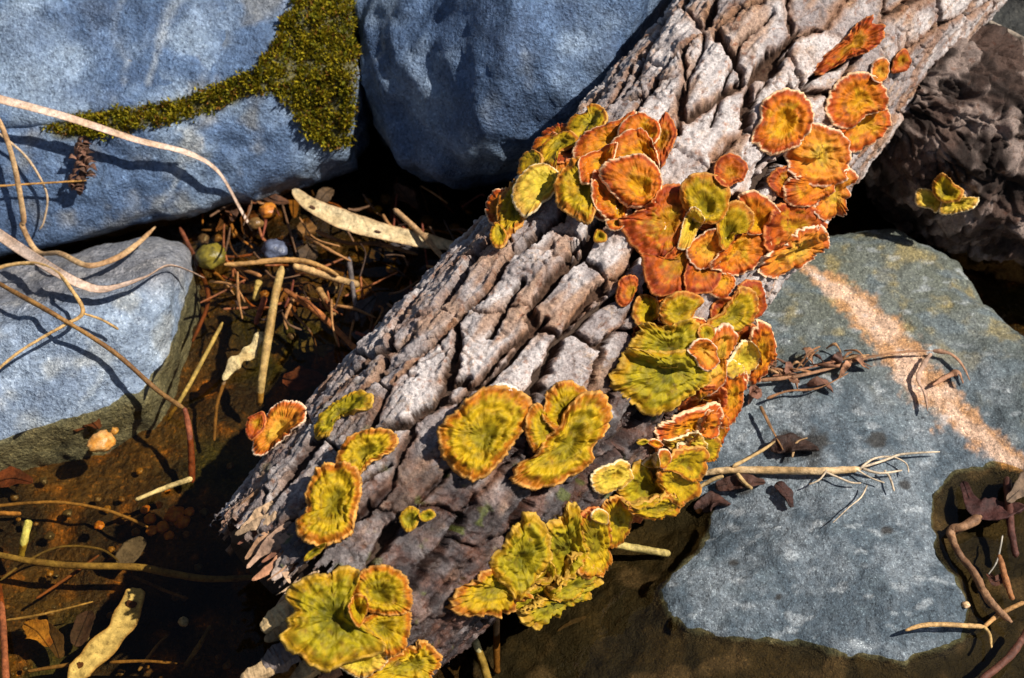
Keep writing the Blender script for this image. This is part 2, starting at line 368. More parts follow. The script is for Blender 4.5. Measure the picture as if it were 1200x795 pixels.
# dark rock closing the gap behind the slab and the side branch
P = pz((1010, 190, .02), (1130, 215, .02), (1290, 330, .02), (1400, 300, .05), (1420, 60, .08), (1200, 20, .05), (1080, 60, .03))
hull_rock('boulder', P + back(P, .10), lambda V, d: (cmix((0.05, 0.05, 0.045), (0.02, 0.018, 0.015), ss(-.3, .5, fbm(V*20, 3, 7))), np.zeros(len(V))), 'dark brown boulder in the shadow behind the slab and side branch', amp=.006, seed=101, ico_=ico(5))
# unseen boulder added right of the picture to shade the side branch
hull_rock('boulder', [np.array(q) for q in ((.44, .27, -.05), (.44, .50, -.05), (.72, .27, -.05), (.72, .52, -.05), (.46, .28, .22), (.46, .45, .26), (.68, .28, .24), (.66, .46, .28), (.55, .35, .31))], blue_col(143), 'tall blue grey boulder added out of view beyond the slab to shade the side branch', seed=121, ico_=ico(5))
def hit(px, py, bvs=None):
    """first rock under a pixel, else the pond bed"""
    d = ray(px, py); d = d/np.linalg.norm(d); best = None
    for b in (bvs or BV):
        h = b.ray_cast(Vector(CAM), Vector(d))
        if h[0] is not None and (best is None or h[3] < best[1]): best = (np.array(h[0]), h[3], np.array(h[1]))
    return best

# ---------------------------------------------------------------- the log
A0 = at_z(344, 743, 0.030); B0 = at_z(1025, -29, 0.135)
AX = (B0-A0); LL = np.linalg.norm(AX); AX = AX/LL
toC = CAM-(A0+B0)/2; e1 = toC - (toC@AX)*AX; e1 /= np.linalg.norm(e1); e2 = np.cross(AX, e1)     # e1 faces the viewer
if e2[0] < 0: e2 = -e2
LTOT = LL*1.22
def log_r(u):
    t = u/LL
    return np.interp(t, [0, .12, .3, .5, .7, .85, 1.0, 1.3], [.0650, .0725, .0770, .0768, .0750, .0745, .0765, .0790])
def log_c(u):
    t = u/LL
    return A0 + AX*u[..., None] + e1*(0.004*np.sin(t*5))[..., None] + e2*(0.006*np.sin(t*4.2+0.6)-0.0045*ss(.5, .2, t))[..., None]
def log_p(u, th, h=0):
    r = log_r(u)*(1+0.035*np.sin(2*th+1.1+u*3)+0.02*np.sin(3*th-u*9)) + h
    return log_c(u) + e1*(r*np.cos(th))[..., None] + e2*(r*np.sin(th))[..., None]
NU = 980
us = np.linspace(-0.012, LTOT, NU)
ths = np.concatenate([np.linspace(-1.95, 1.95, 400), np.linspace(1.95, 2*math.pi-1.95, 50)[1:-1]]); NV = len(ths)
U, T = np.meshgrid(us, ths, indexing='ij'); S0 = log_p(U, T)
PX, PY, _ = project(S0.reshape(-1, 3)); PX = PX.reshape(U.shape); PY = PY.reshape(U.shape)
front = np.abs(T) < 1.6
Sx = T*0.071
q3 = np.stack([U, Sx, 0*U], -1)
# anisotropic cells = bark plates
wu = U + 0.004*fbm(q3*38, 3, 201) + 0.0012*fbm(q3*160, 2, 202); wv = Sx + 0.0032*fbm(q3*np.array([24, 45, 1]), 3, 203) + 0.0010*fbm(q3*170, 2, 204)
ca = 0.046; cb = 0.0195
gu = wu/ca; gv = wv/cb*(1-0.32*ss(0.5, 0.85, U/LL))
iu = np.floor(gu).astype(int); iv = np.floor(gv).astype(int)
best = np.full((3,)+U.shape, 1e9); bid = np.zeros((3,)+U.shape, np.int64); bp_ = np.zeros((3, 2)+U.shape)
for du in (-2, -1, 0, 1, 2):
    for dv in (-2, -1, 0, 1, 2):
        cu = iu+du; cv = iv+dv
        fx = cu + 0.5*(cv % 2) + 0.1+0.8*rnd2(cu, cv, 1); fy = cv + 0.15+0.7*rnd2(cu, cv, 2)
        d = (gu-fx)**2+(gv-fy)**2; key = (cu+1000)*4000+(cv+1000)
        m0 = d < best[0]; m1 = (d < best[1]) & ~m0
        best[1] = np.where(m0, best[0], np.where(m1, d, best[1])); bid[1] = np.where(m0, bid[0], np.where(m1, key, bid[1]))
        for a, src in ((0, fx), (1, fy)):
            bp_[1, a] = np.where(m0, bp_[0, a], np.where(m1, src, bp_[1, a])); bp_[0, a] = np.where(m0, src, bp_[0, a])
        best[0] = np.where(m0, d, best[0]); bid[0] = np.where(m0, key, bid[0])
cell = bid[0]
nx_ = (bp_[0, 0]-bp_[1, 0]); ny_ = (bp_[0, 1]-bp_[1, 1])
# physical distance to the bisector
nl = np.hypot(nx_/ca, ny_/cb)+1e-9
ed = ((gu-(bp_[0, 0]+bp_[1, 0])/2)*nx_ + (gv-(bp_[0, 1]+bp_[1, 1])/2)*ny_)/nl
lon = (np.abs(ny_/cb)/nl)**2          # 1: a fissure along the log, 0: a crack across it
pair = (bid[0]*7+bid[1]*7) % 1000003
pr = rnd2(pair, pair//97, 5)
tt = U/LL
rough_zone = 0.28+0.72*ss(0.90, 0.60, tt)          # upper log: broad smooth plates
wmod = np.clip(1.25*pr+0.25+0.5*fbm(q3*50, 2, 207), 0.05, 1.6)*np.where(pr < 0.25, 0.25, 1.0)
wf = np.maximum(lerp(0.0010, 0.0029*rough_zone, lon**1.3)*wmod, 0.0006)
depth = lerp(0.0034, 0.0100*rough_zone, lon**1.3)*np.clip(0.25+1.1*pr, 0.15, 1.3)
edn = ed + 0.0011*fbm(q3*150, 3, 209)
prof = ss(0.55, 1.0, edn/wf)
dome = ss(0, 0.0022, ed)
h = -depth*(1-prof) - 0.0005*(1-dome)
# traced deep fissures
FIS = [([(700, 262), (684, 297), (652, 322), (632, 346)], 6, .010), ([(611, 327), (596, 352), (583, 376), (575, 392)], 5, .009),
       ([(744, 335), (722, 350), (699, 362), (678, 380), (653, 401), (643, 429), (622, 457), (606, 474)], 5.5, .011),
       ([(640, 372), (615, 397), (597, 420), (576, 440), (555, 452), (536, 446)], 5, .010), ([(548, 440), (530, 452), (512, 470), (484, 486)], 5, .009),
       ([(545, 362), (520, 385), (500, 402), (470, 425), (440, 440)], 3.5, .007), ([(480, 385), (455, 405), (420, 425), (385, 460)], 3.5, .006),
       ([(905, 15), (870, 50), (850, 95), (835, 150)], 2.2, .006), ([(1010, 40), (985, 75), (955, 90), (938, 120), (925, 100)], 4.0, .008),
       ([(940, 35), (915, 70), (890, 110), (868, 150)], 2.0, .005), ([(780, 20), (750, 70), (728, 112)], 3.5, .008), ([(905, 170), (890, 200), (875, 235), (850, 260)], 3, .006),
       ([(825, 40), (815, 75), (800, 120)], 3.0, .005), ([(760, 470), (740, 500), (700, 540), (665, 570)], 3.0, .005), ([(560, 590), (530, 620), (500, 660)], 2.6, .005),
       ([(460, 545), (430, 560), (400, 575)], 3.0, .005), ([(415, 470), (370, 510), (335, 545)], 4.0, .008), ([(760, 430), (770, 380), (760, 330)], 9.0, .008)]
wpx = PX + 5*fbm(q3*55, 3, 211); wpy = PY + 5*fbm(q3*55+9, 3, 213)
fd = np.zeros(U.shape)
for pts, wd_, dp in FIS:
    d = poly_dist(wpx, wpy, pts); t = ss(1.0, 0.35, d/(wd_*(1+0.35*noise(q3*80, 215))))*front
    fd = np.maximum(fd, t*dp); h = h - 0.0010*ss(3.0, 1.0, d/wd_)*front
h = np.minimum(h, -fd + 0.2*h)
hf = h.copy()
# small secondary cracks inside the plates
a2 = 0.015; b2 = 0.0105; g1_ = (wu+0.004*noise(q3*70, 217))/a2; g2_ = (wv+0.003*noise(q3*90, 218))/b2; j1 = np.floor(g1_).astype(int); j2 = np.floor(g2_).astype(int)
f1 = np.full(U.shape, 1e9); f2 = np.full(U.shape, 1e9)
for du in (-1, 0, 1):
    for dv in (-1, 0, 1):
        fx = j1+du+rnd2(j1+du, j2+dv, 31); fy = j2+dv+rnd2(j1+du, j2+dv, 32); d = np.hypot(g1_-fx, g2_-fy)
        f2 = np.where(d < f1, f1, np.minimum(f2, d)); f1 = np.minimum(f1, d)
crk = ss(0.10, 0.02, f2-f1)*ss(-0.1, 0.35, fbm(q3*26, 3, 219))*front
h = h - 0.0016*crk
# flaking layers, long grain, plate tilt
lay = 1.9*fbm(q3*np.array([42, 85, 1]), 4, 221) + 0.5*fbm(q3*220, 2, 222)
stp = np.floor(lay); fr_ = lay-stp
h = h + 0.0011*(stp + ss(0.90, 1.0, fr_))*(0.5+0.5*rough_zone)
h = h + 0.0011*fbm(q3*np.array([55, 330, 1]), 3, 225) + 0.0006*fbm(q3*380, 2, 227)
c1 = rnd2(cell, cell//4000, 11)-0.5; c2 = rnd2(cell, cell//4000, 12)-0.5; c3 = rnd2(cell, cell//4000, 13)-0.5
h = h + 0.0020*c1*dome + (0.020*c2*(gu-bp_[0, 0])*ca + 0.05*c3*(gv-bp_[0, 1])*cb)*dome
h = h + 0.002*fbm(q3*9, 2, 229)
h = np.where(np.abs(T) < 1.9, h, -0.002)
S = log_p(U, T, h)
# bark colour
g = fbm(q3*55, 4, 231); g2 = fbm(q3*np.array([25, 90, 1]), 3, 233)
c = cmix((0.30, 0.255, 0.245), (0.56, 0.50, 0.475), ss(-0.55, 0.7, g+1.5*c1))
c = cmix(c, (0.37, 0.225, 0.145), 0.85*ss(0.0, 0.6, g2+0.5*c2))
edgeb = ss(0.0045, 0.0008, ed-0.0012*fbm(q3*120, 3, 235))*lon
c = cmix(c, (0.26, 0.125, 0.060), 0.85*edgeb)
c = cmix(c, (0.50, 0.33, 0.20), 0.55*ss(0.72, 1.0, fr_)*ss(-.2, .5, fbm(q3*70, 2, 237)))
c = cmix(c, (0.16, 0.085, 0.05), 0.7*crk)
inner_shade = ss(-0.0016, -0.0042, hf)
c = cmix(c, (0.055, 0.028, 0.016), 0.95*inner_shade)  # deep fissures coloured near black: inner bark brown plus painted shade
# wet bark low on the log
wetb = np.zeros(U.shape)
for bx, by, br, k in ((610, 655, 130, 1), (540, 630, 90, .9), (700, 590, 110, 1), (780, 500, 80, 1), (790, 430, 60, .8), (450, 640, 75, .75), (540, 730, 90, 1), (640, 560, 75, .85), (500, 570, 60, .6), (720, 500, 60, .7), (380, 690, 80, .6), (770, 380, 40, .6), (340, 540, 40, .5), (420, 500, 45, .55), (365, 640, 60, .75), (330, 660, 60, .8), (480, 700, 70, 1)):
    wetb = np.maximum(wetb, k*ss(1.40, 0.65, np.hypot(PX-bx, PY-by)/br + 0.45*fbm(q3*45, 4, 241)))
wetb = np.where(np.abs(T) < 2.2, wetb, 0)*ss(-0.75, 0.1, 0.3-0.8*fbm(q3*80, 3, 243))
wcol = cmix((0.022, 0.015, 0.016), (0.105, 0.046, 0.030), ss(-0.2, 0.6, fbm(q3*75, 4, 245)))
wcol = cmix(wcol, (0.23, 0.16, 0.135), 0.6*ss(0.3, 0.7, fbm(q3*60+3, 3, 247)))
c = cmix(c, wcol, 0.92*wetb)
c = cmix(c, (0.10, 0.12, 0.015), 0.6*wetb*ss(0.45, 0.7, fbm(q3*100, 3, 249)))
c = np.clip(c, 0.01, 0.8)

M_TRUNK = mat('inner_bark', attr=False, base=(0.045, 0.026, 0.016), rough=0.9, grain=(500, 0.5), bump=((500, 0.6, 0.002),))
logE = empty('fallen_log', log_c(np.array([0.05]))[0]-np.array([0, 0, log_r(0.05)]))
tag(logE, 'weathered grey log with cracked bark leaning out of the water', 'log')
# solid core with a hollow rotten end
cu_ = np.concatenate([[0.05, 0.05, 0.012], np.linspace(0.02, LTOT-0.002, 120), [LTOT-0.001]]); ct = np.linspace(-math.pi, math.pi, 121)[:-1]
CU, CT = np.meshgrid(cu_, ct, indexing='ij'); dpt = np.full(CU.shape, -0.0095); dpt[0] = -0.0999; dpt[1] = -0.026; dpt[2] = -0.015; dpt[-1] = -0.0999
rr = np.maximum(log_r(CU)+dpt, 0.0005)
V = log_c(CU) + e1*(rr*np.cos(CT))[..., None] + e2*(rr*np.sin(CT))[..., None]
link('trunk', mesh_np('trunk', V.reshape(-1, 3), grid_faces(len(cu_), 120, True)), M_TRUNK, logE)
# ragged lower end
rag = 0.024 + 0.010*(0.5+0.5*np.abs(noise(np.stack([np.cos(T)*3, np.sin(T)*3, 0*T], -1), 251))) + 0.016*fbm(np.stack([T*15, 0*T, 0*T], -1), 4, 253) + 0.010*(rnd2(cell, cell//4000, 15)-0.5)
keep = U > rag - 0.012
F = grid_faces(NU, NV, True)
fk = keep.ravel()[F].all(1); F = F[fk]
fc = cell.ravel()[F[:, 0]]
Tn = np.abs(T.ravel()[F[:, 0]]) < 1.72
vis = Tn & (PX.ravel()[F[:, 0]] > -20) & (PX.ravel()[F[:, 0]] < 1240) & (PY.ravel()[F[:, 0]] > -60) & (PY.ravel()[F[:, 0]] < 840)
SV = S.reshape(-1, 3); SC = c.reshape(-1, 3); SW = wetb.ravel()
def sub_mesh(name, Fs):
    ids, inv = np.unique(Fs.ravel(), return_inverse=True)
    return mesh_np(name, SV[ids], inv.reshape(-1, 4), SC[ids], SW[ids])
keyv = np.where(vis, fc, -1); order = np.argsort(keyv, kind='stable'); ks = keyv[order]
cuts = np.flatnonzero(np.diff(ks))+1; n_pl = 0
small = []
for seg in np.split(order, cuts):
    kk = keyv[seg[0]]
    if kk == -1: small.append(seg); continue
    if len(seg) < 60 or n_pl >= 298: small.append(seg); continue
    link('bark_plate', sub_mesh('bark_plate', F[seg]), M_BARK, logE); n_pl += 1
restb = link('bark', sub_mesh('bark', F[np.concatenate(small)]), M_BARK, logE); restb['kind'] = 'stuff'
print('bark plates', n_pl)
# depth of the front of the log per 2-pixel cell, later also of the brackets on it
BW, BH = 640, 440
DBUF = np.full((BW, BH), 9.0)
def splat(P, r=1):
    x, y, d = project(P); ix = np.round(x/2).astype(int)+20; iy = np.round(y/2).astype(int)+20
    for a in range(-r, r+1):
        for b in range(-r, r+1):
            jx = ix+a; jy = iy+b; ok = (jx >= 0) & (jx < BW) & (jy >= 0) & (jy < BH)
            np.minimum.at(DBUF, (jx[ok], jy[ok]), d[ok])
splat(S[::2, ::2].reshape(-1, 3), 1)
def dlook(x, y):
    ix = np.clip(np.round(np.asarray(x)/2).astype(int)+20, 0, BW-1); iy = np.clip(np.round(np.asarray(y)/2).astype(int)+20, 0, BH-1)
    return DBUF[ix, iy]
NF = np.argwhere(np.abs(T[0]) < 1.5).ravel()
def log_at(px, py):
    """u, theta of the log surface under a pixel"""
    d = (PX[::6, :400:4]-px)**2+(PY[::6, :400:4]-py)**2 + 1e5*(np.abs(T[::6, :400:4]) > 1.45)
    i, j = np.unravel_index(np.argmin(d), d.shape); return us[i*6], ths[j*4]
# the side branch: a shorter, rotten limb forking off low on the right
brA = at_z(1074, 126, 0.080); brB = at_z(1330, 276, -0.035)
bd = brB-brA; bl = np.linalg.norm(bd); bd /= bl; b1 = (CAM-brA)-((CAM-brA)@bd)*bd; b1 /= np.linalg.norm(b1); b2 = np.cross(bd, b1)
nu2, nv2 = 300, 330
bu = np.linspace(-0.03, bl, nu2); bt = np.linspace(-math.pi, math.pi, nv2+1)[:-1]
U2, T2 = np.meshgrid(bu, bt, indexing='ij')
R2 = np.interp(U2, [-0.03, 0.0, 0.02, 0.06, 0.2], [.034, .050, .060, .066, .066])
qq = np.stack([U2, 0.045*np.cos(T2), 0.045*np.sin(T2)], -1)
rg = 0.5-np.abs(noise(qq*np.array([22, 60, 60]), 301))
lay2 = 1.6*fbm(qq*np.array([30, 70, 70]), 4, 315)
R2 = R2 + 0.006*fbm(qq*28, 4, 303) + 0.008*rg + 0.0022*(np.floor(lay2)+ss(.85, 1, lay2-np.floor(lay2))) - 0.004*ss(0.06, 0.0, np.abs(noise(qq*np.array([60, 40, 40]), 305))) + 0.0012*fbm(qq*190, 2, 307)
ck = np.maximum(ss(.10, .0, np.abs(noise(qq*np.array([26, 95, 95])+0.5*noise(qq*60)[..., None], 317))), 0.8*ss(.07, 0, np.abs(noise(qq*np.array([85, 40, 40])+9, 319))))
R2 = R2 - 0.0042*ck + 0.0012*fbm(qq*np.array([90, 200, 200]), 3, 321)
V = brA + bd*U2[..., None] + b1*(R2*np.cos(T2))[..., None] + b2*(R2*np.sin(T2))[..., None]
c2_ = cmix((0.020, 0.012, 0.009), (0.075, 0.045, 0.034), ss(-0.2, 0.5, fbm(qq*40, 4, 309)))
c2_ = cmix(c2_, (0.30, 0.225, 0.19), 0.75*ss(0.15, 0.6, fbm(qq*55+4, 3, 311)+0.6*rg))
link('side_branch', mesh_np('side_branch', V.reshape(-1, 3), grid_faces(nu2, nv2, True), c2_.reshape(-1, 3), 0.5*ss(0, .5, fbm(qq*30, 3, 313)).ravel()), M_BARK, logE)
splat(V.reshape(-1, 3), 1)
BRV = BVHTree.FromPolygons(V.reshape(-1, 3).tolist(), grid_faces(nu2, nv2, True).tolist())
LOGV = BVHTree.FromPolygons(S[::4, ::4].reshape(-1, 3).tolist(), grid_faces(len(range(0, NU, 4)), len(range(0, NV, 4)), True).tolist())
# ---------------------------------------------------------------- bracket fungi
CR = {0: (0, 0, 1), 1: (560, 110, .2264), 2: (720, 180, .2013), 3: (870, 10, .4024), 4: (720, 320, .2012), 5: (680, 440, .2264),
      6: (520, 570, .2264), 7: (280, 640, .2), 8: (400, 260, .3523), 9: (300, 515, .3523), 10: (780, 0, .3523), 12: (0, 260, .3523)}
STY = {  # centre, mid, band, edge (linear)
 'y': ((.20, .150, .003), (.43, .268, .004), (.36, .095, .004), (.62, .31, .07)),
 'g': ((.140, .120, .003), (.30, .225, .004), (.40, .210, .005), (.56, .33, .05)),
 'o': ((.50, .235, .003), (.49, .130, .003), (.36, .050, .003), (.86, .58, .32)),
 'r': ((.34, .150, .003), (.38, .075, .003), (.24, .028, .002), (.60, .20, .05)),
 't': ((.50, .280, .025), (.54, .180, .012), (.40, .075, .005), (.88, .64, .42)),
 'p': ((.46, .340, .020), (.54, .370, .035), (.56, .290, .040), (.82, .66, .38)),
 'w': ((.75, .660, .500), (.78, .700, .560), (.80, .720, .600), (.85, .80, .70)),
}
FCOUNT = [0]
def bracket(crop, sty, base, pts, label, group=None, lift=0.006, rip=1.0, small=False, branch=False, tilt=0.35, grow=None):
    x0, y0, s = CR[crop]; FCOUNT[0] += 1; sd = FCOUNT[0]*13+5
    pts = [(x0+a*s, y0+b*s) for a, b in pts]; bx, by = x0+base[0]*s, y0+base[1]*s
    size = max(np.ptp([a for a, _ in pts]), np.ptp([b for _, b in pts]))
    small = small or size < 22
    nth = int(np.clip(size*2.4, 48, 190)); nr = int(np.clip(size*0.33, 9, 30))
    o = catmull(pts, nth, True); grow = grow or (1.15 if group in (G1, G2, G3, G4, G5, G6, G8) else 1.05); o = o.mean(0)+(o-o.mean(0))*grow; per = np.arange(nth)/nth*2*math.pi
    circ = np.stack([np.cos(per), np.sin(per)], -1)
    def ring(f, seed): return fbm(np.concatenate([circ*f, np.full((nth, 1), sd*0.37+seed)], 1), 3, sd)
    cen = o.mean(0); dv = o-np.array([bx, by]); dl = np.linalg.norm(dv, axis=1, keepdims=True)+1e-6
    scal = size*0.024*ring(5, 1)+min(size*0.018, 1.5)*ring(13, 2)
    o = o + dv/dl*scal[:, None]
    # plane: between tangent to the bark and facing up to the viewer
    d0 = ray(bx, by); d0n = d0/np.linalg.norm(d0)
    hb = (BRV if branch else LOGV).ray_cast(Vector(CAM), Vector(d0n))
    if hb[0] is None:
        u_, t_ = log_at(bx, by); Pb = log_p(np.array([u_]), np.array([t_]))[0]; Nb = e1*math.cos(t_)+e2*math.sin(t_); t0 = (Pb-CAM)@FWD
    else:
        Pb = np.array(hb[0])
        if branch: Nb = -d0n*0.8+np.array([0, 0, .4])
        else:
            rel = Pb-log_c(np.array([(Pb-A0)@AX]))[0]; Nb = rel-(rel@AX)*AX
        t0 = (Pb-CAM)@FWD
    Nb = Nb/np.linalg.norm(Nb); n = (1-tilt)*Nb - tilt*d0n; n = n/np.linalg.norm(n)
    dep0 = min(t0, float(dlook(bx, by)))
    Pb = CAM + d0*(dep0-0.001)
    rs = np.linspace(0, 1, nr+1)[1:]**0.85
    R, J = np.meshgrid(rs, np.arange(nth), indexing='ij')
    gx_ = bx+(o[J, 0]-bx)*R; gy_ = by+(o[J, 1]-by)*R
    D = ray(gx_, gy_); tp = ((Pb-CAM)@n)/(D@n); tp = np.clip(tp, dep0-0.05, dep0+0.05)
    g = cen-np.array([bx, by]); gl_ = np.linalg.norm(g)/size
    gdir = g/(np.linalg.norm(g)+1e-6)
    along = ((gx_-bx)*gdir[0]+(gy_-by)*gdir[1])/size
    mg = 0.0022 + lift*(0.55*R**1.3*(1-min(gl_*2, 1)*0.5) + 1.0*np.clip(along, -0.15, 1)*min(gl_*2.5, 1)) + lift*0.30*np.sin(np.clip(R, 0, 1)*math.pi)
    t = tp - mg
    buf = dlook(gx_, gy_)
    t = np.minimum(t, buf-0.0015-0.0015*R)
    for _ in range(5):
        t = (t+np.roll(t, 1, 1)+np.roll(t, -1, 1))/3
        tt_ = t.copy(); tt_[1:-1] = (t[:-2]+t[1:-1]+t[2:])/3; t = tt_
    t = np.minimum(t, buf-0.0006)
    for _ in range(2): t = (t+np.roll(t, 1, 1)+np.roll(t, -1, 1))/3
    # ripples, zones and a turned-down edge
    rA = ring(3, 3); rB = ring(9, 4); rC = ring(22, 5)
    sz = min(size/90.0, 1.1)
    q = np.stack([gx_*0.05, gy_*0.05, np.full(gx_.shape, sd*1.7)], -1)
    dz = rip*sz*(0.0030*rA[J]*R**2 + 0.0012*rB[J]*R**2.6 + 0.0003*rC[J]*R**3) + 0.0016*sz*fbm(q*1.5, 3, sd) + 0.0006*np.sin(R*20+2*rA[J]+2*fbm(q, 2, sd+2))*sz*ss(.1, .4, R) - 0.0016*sz*ss(.86, 1.0, R)
    P = CAM + D*t[..., None] + n*dz[..., None]
    th_ = sz*(0.0016+0.0026*(1-R)**0.7) + 0.0008
    Bt = P - n*th_[..., None]
    Bt = Bt - n*((0.006*np.clip(1-R*1.9, 0, 1)))[..., None]
    rim = (P[-1]+Bt[-1])/2 + (D[-1]*0)+((P[-1]-P[-2])/(np.linalg.norm(P[-1]-P[-2], axis=1, keepdims=True)+1e-9))*0.0009*sz
    cpt = P[0].mean(0); cb = Bt[0].mean(0)
    # colours
    c0, c1_, cbd, ce = [np.array(a) for a in STY[sty]]
    st = (rC[J]*0.5+rB[J]*0.5)*ss(.25, .9, R)
    zr = R + 0.08*rB[J]*R**2 + 0.09*fbm(q*2.5, 3, sd+3)
    col = cmix(c0, c1_, ss(0.15, 0.62, zr+0.25*fbm(q, 2, sd+4)))
    col = cmix(col, cbd, 0.88*ss(0.70, 0.90, zr+0.05*st))
    col = cmix(col, ce, 0.9*ss(0.945, 0.992, R+0.03*st))
    col = cmix(col, col*np.array([.50, .52, .6]), 0.8*ss(0.22, 0.6, fbm(q*3.1, 4, sd+6)))
    col = cmix(col, np.array((.46, .34, .010))*np.ones(col.shape), 0.40*ss(0.2, 0.6, fbm(q*1.7+5, 3, sd+7))*ss(.9, .6, R))
    col = col*(1+0.13*st*ss(.2, .8, R))[..., None]*(1+0.13*np.sin(R*(20+sd%7)+1.2*rA[J]+1.5*fbm(q*1.5, 2, sd+9)))[..., None]
    col = np.clip(col, 0.004, 0.9)
    name = 'bracket_fungus'
    k = int(nr*0.86)
    def strip(a, b, rows):        # faces between consecutive rows of ids
        return np.concatenate([np.stack([rows[i], np.roll(rows[i], -1), np.roll(rows[i+1], -1), rows[i+1]], -1) for i in range(a, b)])
    ids = np.arange(nr*nth).reshape(nr, nth)
    def cone(c_id, row): return np.stack([np.full(nth, c_id), row, np.roll(row, -1), np.roll(row, -1)], -1)
    def fan_mesh(nm, Vr, apex, Cr, flip=False):
        m_, _ = Vr.shape[:2]; i_ = np.arange(m_*nth).reshape(m_, nth); VV = Vr.reshape(-1, 3); CC = Cr.reshape(-1, 3); Fq = strip(0, m_-1, i_)
        faces = [list(f) for f in Fq]
        if apex is not None:
            VV = np.concatenate([VV, apex[None]]); CC = np.concatenate([CC, CC[:nth].mean(0)[None]]); a = len(VV)-1
            faces += [[a, int(i_[0, (j+1) % nth]), int(i_[0, j])] for j in range(nth)][::1]
        if flip: faces = [f[::-1] for f in faces]
        me = bpy.data.meshes.new(nm); me.from_pydata([tuple(v) for v in VV.tolist()], [], [[int(a) for a in f] for f in faces])
        me.polygons.foreach_set('use_smooth', np.ones(len(me.polygons), bool))
        cc = np.ones((len(VV), 4), np.float32); cc[:, :3] = CC
        me.color_attributes.new('Col', 'FLOAT_COLOR', 'POINT').data.foreach_set('color', cc.ravel()); return me
    ec = np.clip(col[-1]*0.5+ce*0.5, 0, .9)
    under = np.clip(ce*0.75+0*Bt, 0, .9)
    mrg_V = np.concatenate([P[k:], rim[None], Bt[-1:]]); mrg_C = np.concatenate([col[k:], ec[None], under[-1:]])
    if small:
        allV = np.concatenate([P, rim[None], Bt[::-1]]); allC = np.concatenate([col, ec[None], under[::-1]])
        root = link(name, fan_mesh(name, allV, cpt, allC), M_FUN)
    else:
        root = empty(name, Pb)
        link('cap', fan_mesh('cap', P[:k+1], cpt, col[:k+1]), M_FUN, root)
        link('margin', fan_mesh('margin', mrg_V, None, mrg_C), M_FUN, root)
        link('pore_surface', fan_mesh('pore_surface', Bt, cb, under, True), M_FUN, root)
    tag(root, label, 'fungus', group)
    splat(P.reshape(-1, 3), 0)
    return root

G1 = 'brackets on the shadowed shoulder of the log beside the ridged boulder'
G2 = 'white-rimmed orange brackets on the crest of the log'
G3 = 'orange brackets in the middle of the big cluster'
G4 = 'olive brackets low in the big cluster'
G5 = 'yellow brackets above the straw on the slab'
G6 = 'overlapping yellow-green fans over the dark water'
G7 = 'lobes of the large yellow rosette at the broken end'
G8 = 'orange brackets strung up the right edge of the log'
B = bracket
# half-hidden brackets that fill the cascade between the larger ones
frng = random.Random(17)
CASC = [(662, 205), (700, 235), (740, 205), (760, 260), (790, 300), (830, 250), (845, 300), (880, 280), (905, 265), (800, 330), (845, 335), (790, 360), (820, 395), (855, 370), (770, 400), (840, 430), (870, 400), (800, 460), (845, 470), (860, 445), (815, 500), (840, 505), (790, 520), (810, 545), (765, 560), (740, 600), (700, 615), (620, 640), (660, 640), (680, 670), (925, 215), (945, 175), (965, 235), (590, 245), (625, 200), (655, 165), (880, 350), (885, 420), (735, 340), (830, 525)]
for x, y in CASC:
    rr_ = frng.uniform(17, 27); a0 = frng.uniform(0, 6.28); el = frng.uniform(.65, 1.0); ro = frng.uniform(0, 3.1)
    pt_ = []
    for k in range(9):
        a = a0+k*6.283/9; q = rr_*frng.uniform(.8, 1.15); ex, ey = q*math.cos(a), q*el*math.sin(a)
        pt_.append((x+ex*math.cos(ro)-ey*math.sin(ro), y+ex*math.sin(ro)+ey*math.cos(ro)))
    zone = 'o' if y < 340 else 'g' if x < 700 else frng.choice('yro')
    st_n = {'o': frng.choice('oor'), 'g': 'g'}.get(zone, zone)
    nm_ = {'o': 'orange', 'r': 'rust', 'g': 'yellow green', 'y': 'olive yellow'}[st_n]
    wh = 'the crest group' if y < 260 and x < 720 else 'the orange middle of the cascade' if y < 345 else 'the overlapping fans' if x < 700 else 'the lower cascade'
    B(0, st_n, (x+frng.uniform(-6, 6), y+frng.uniform(-6, 6)), pt_, '%s bracket half hidden among the larger ones of %s' % (nm_, wh), '%s brackets half hidden in %s' % (nm_, wh), lift=.004, grow=1.0)
# shoulder by the ridged boulder
B(1, 'y', (590, 150), [(465, 170), (500, 110), (555, 100), (570, 65), (620, 68), (650, 110), (640, 155), (560, 195), (515, 245), (475, 205)], 'amber two-lobed bracket highest on the shoulder beside the ridged boulder', G1)
B(1, 'o', (370, 240), [(285, 285), (310, 235), (385, 205), (400, 240), (345, 295), (320, 335)], 'narrow brownish bracket behind the arched yellow one on the shoulder', G1)
B(1, 'y', (430, 255), [(318, 360), (322, 320), (345, 265), (400, 220), (460, 205), (510, 240), (500, 275), (430, 290), (400, 325), (400, 380), (350, 378)], 'arched bright yellow bracket on the shoulder beside the ridged boulder', G1, tilt=.5)
B(1, 'y', (290, 345), [(215, 350), (235, 310), (290, 300), (322, 330), (300, 390), (230, 410), (208, 400)], 'small dull yellow bracket left of the arched one on the shoulder', G1)
B(1, 'y', (200, 600), [(105, 640), (115, 540), (150, 490), (190, 460), (195, 540), (240, 600), (210, 650), (170, 700), (130, 725), (100, 690)], 'long amber strip bracket running down the shaded edge of the shoulder', G1)
B(1, 'y', (120, 720), [(70, 700), (90, 670), (120, 690), (145, 740), (120, 785), (85, 780), (65, 740)], 'lowest small yellow tip bracket on the shoulder, over the black gap', G1)
B(1, 'p', (370, 450), [(190, 520), (200, 460), (250, 400), (330, 370), (390, 405), (405, 440), (390, 490), (320, 560), (255, 612), (215, 580)], 'pale-rimmed yellow oval bracket in front of the arched one on the shoulder', G1, lift=.009, tilt=.5)
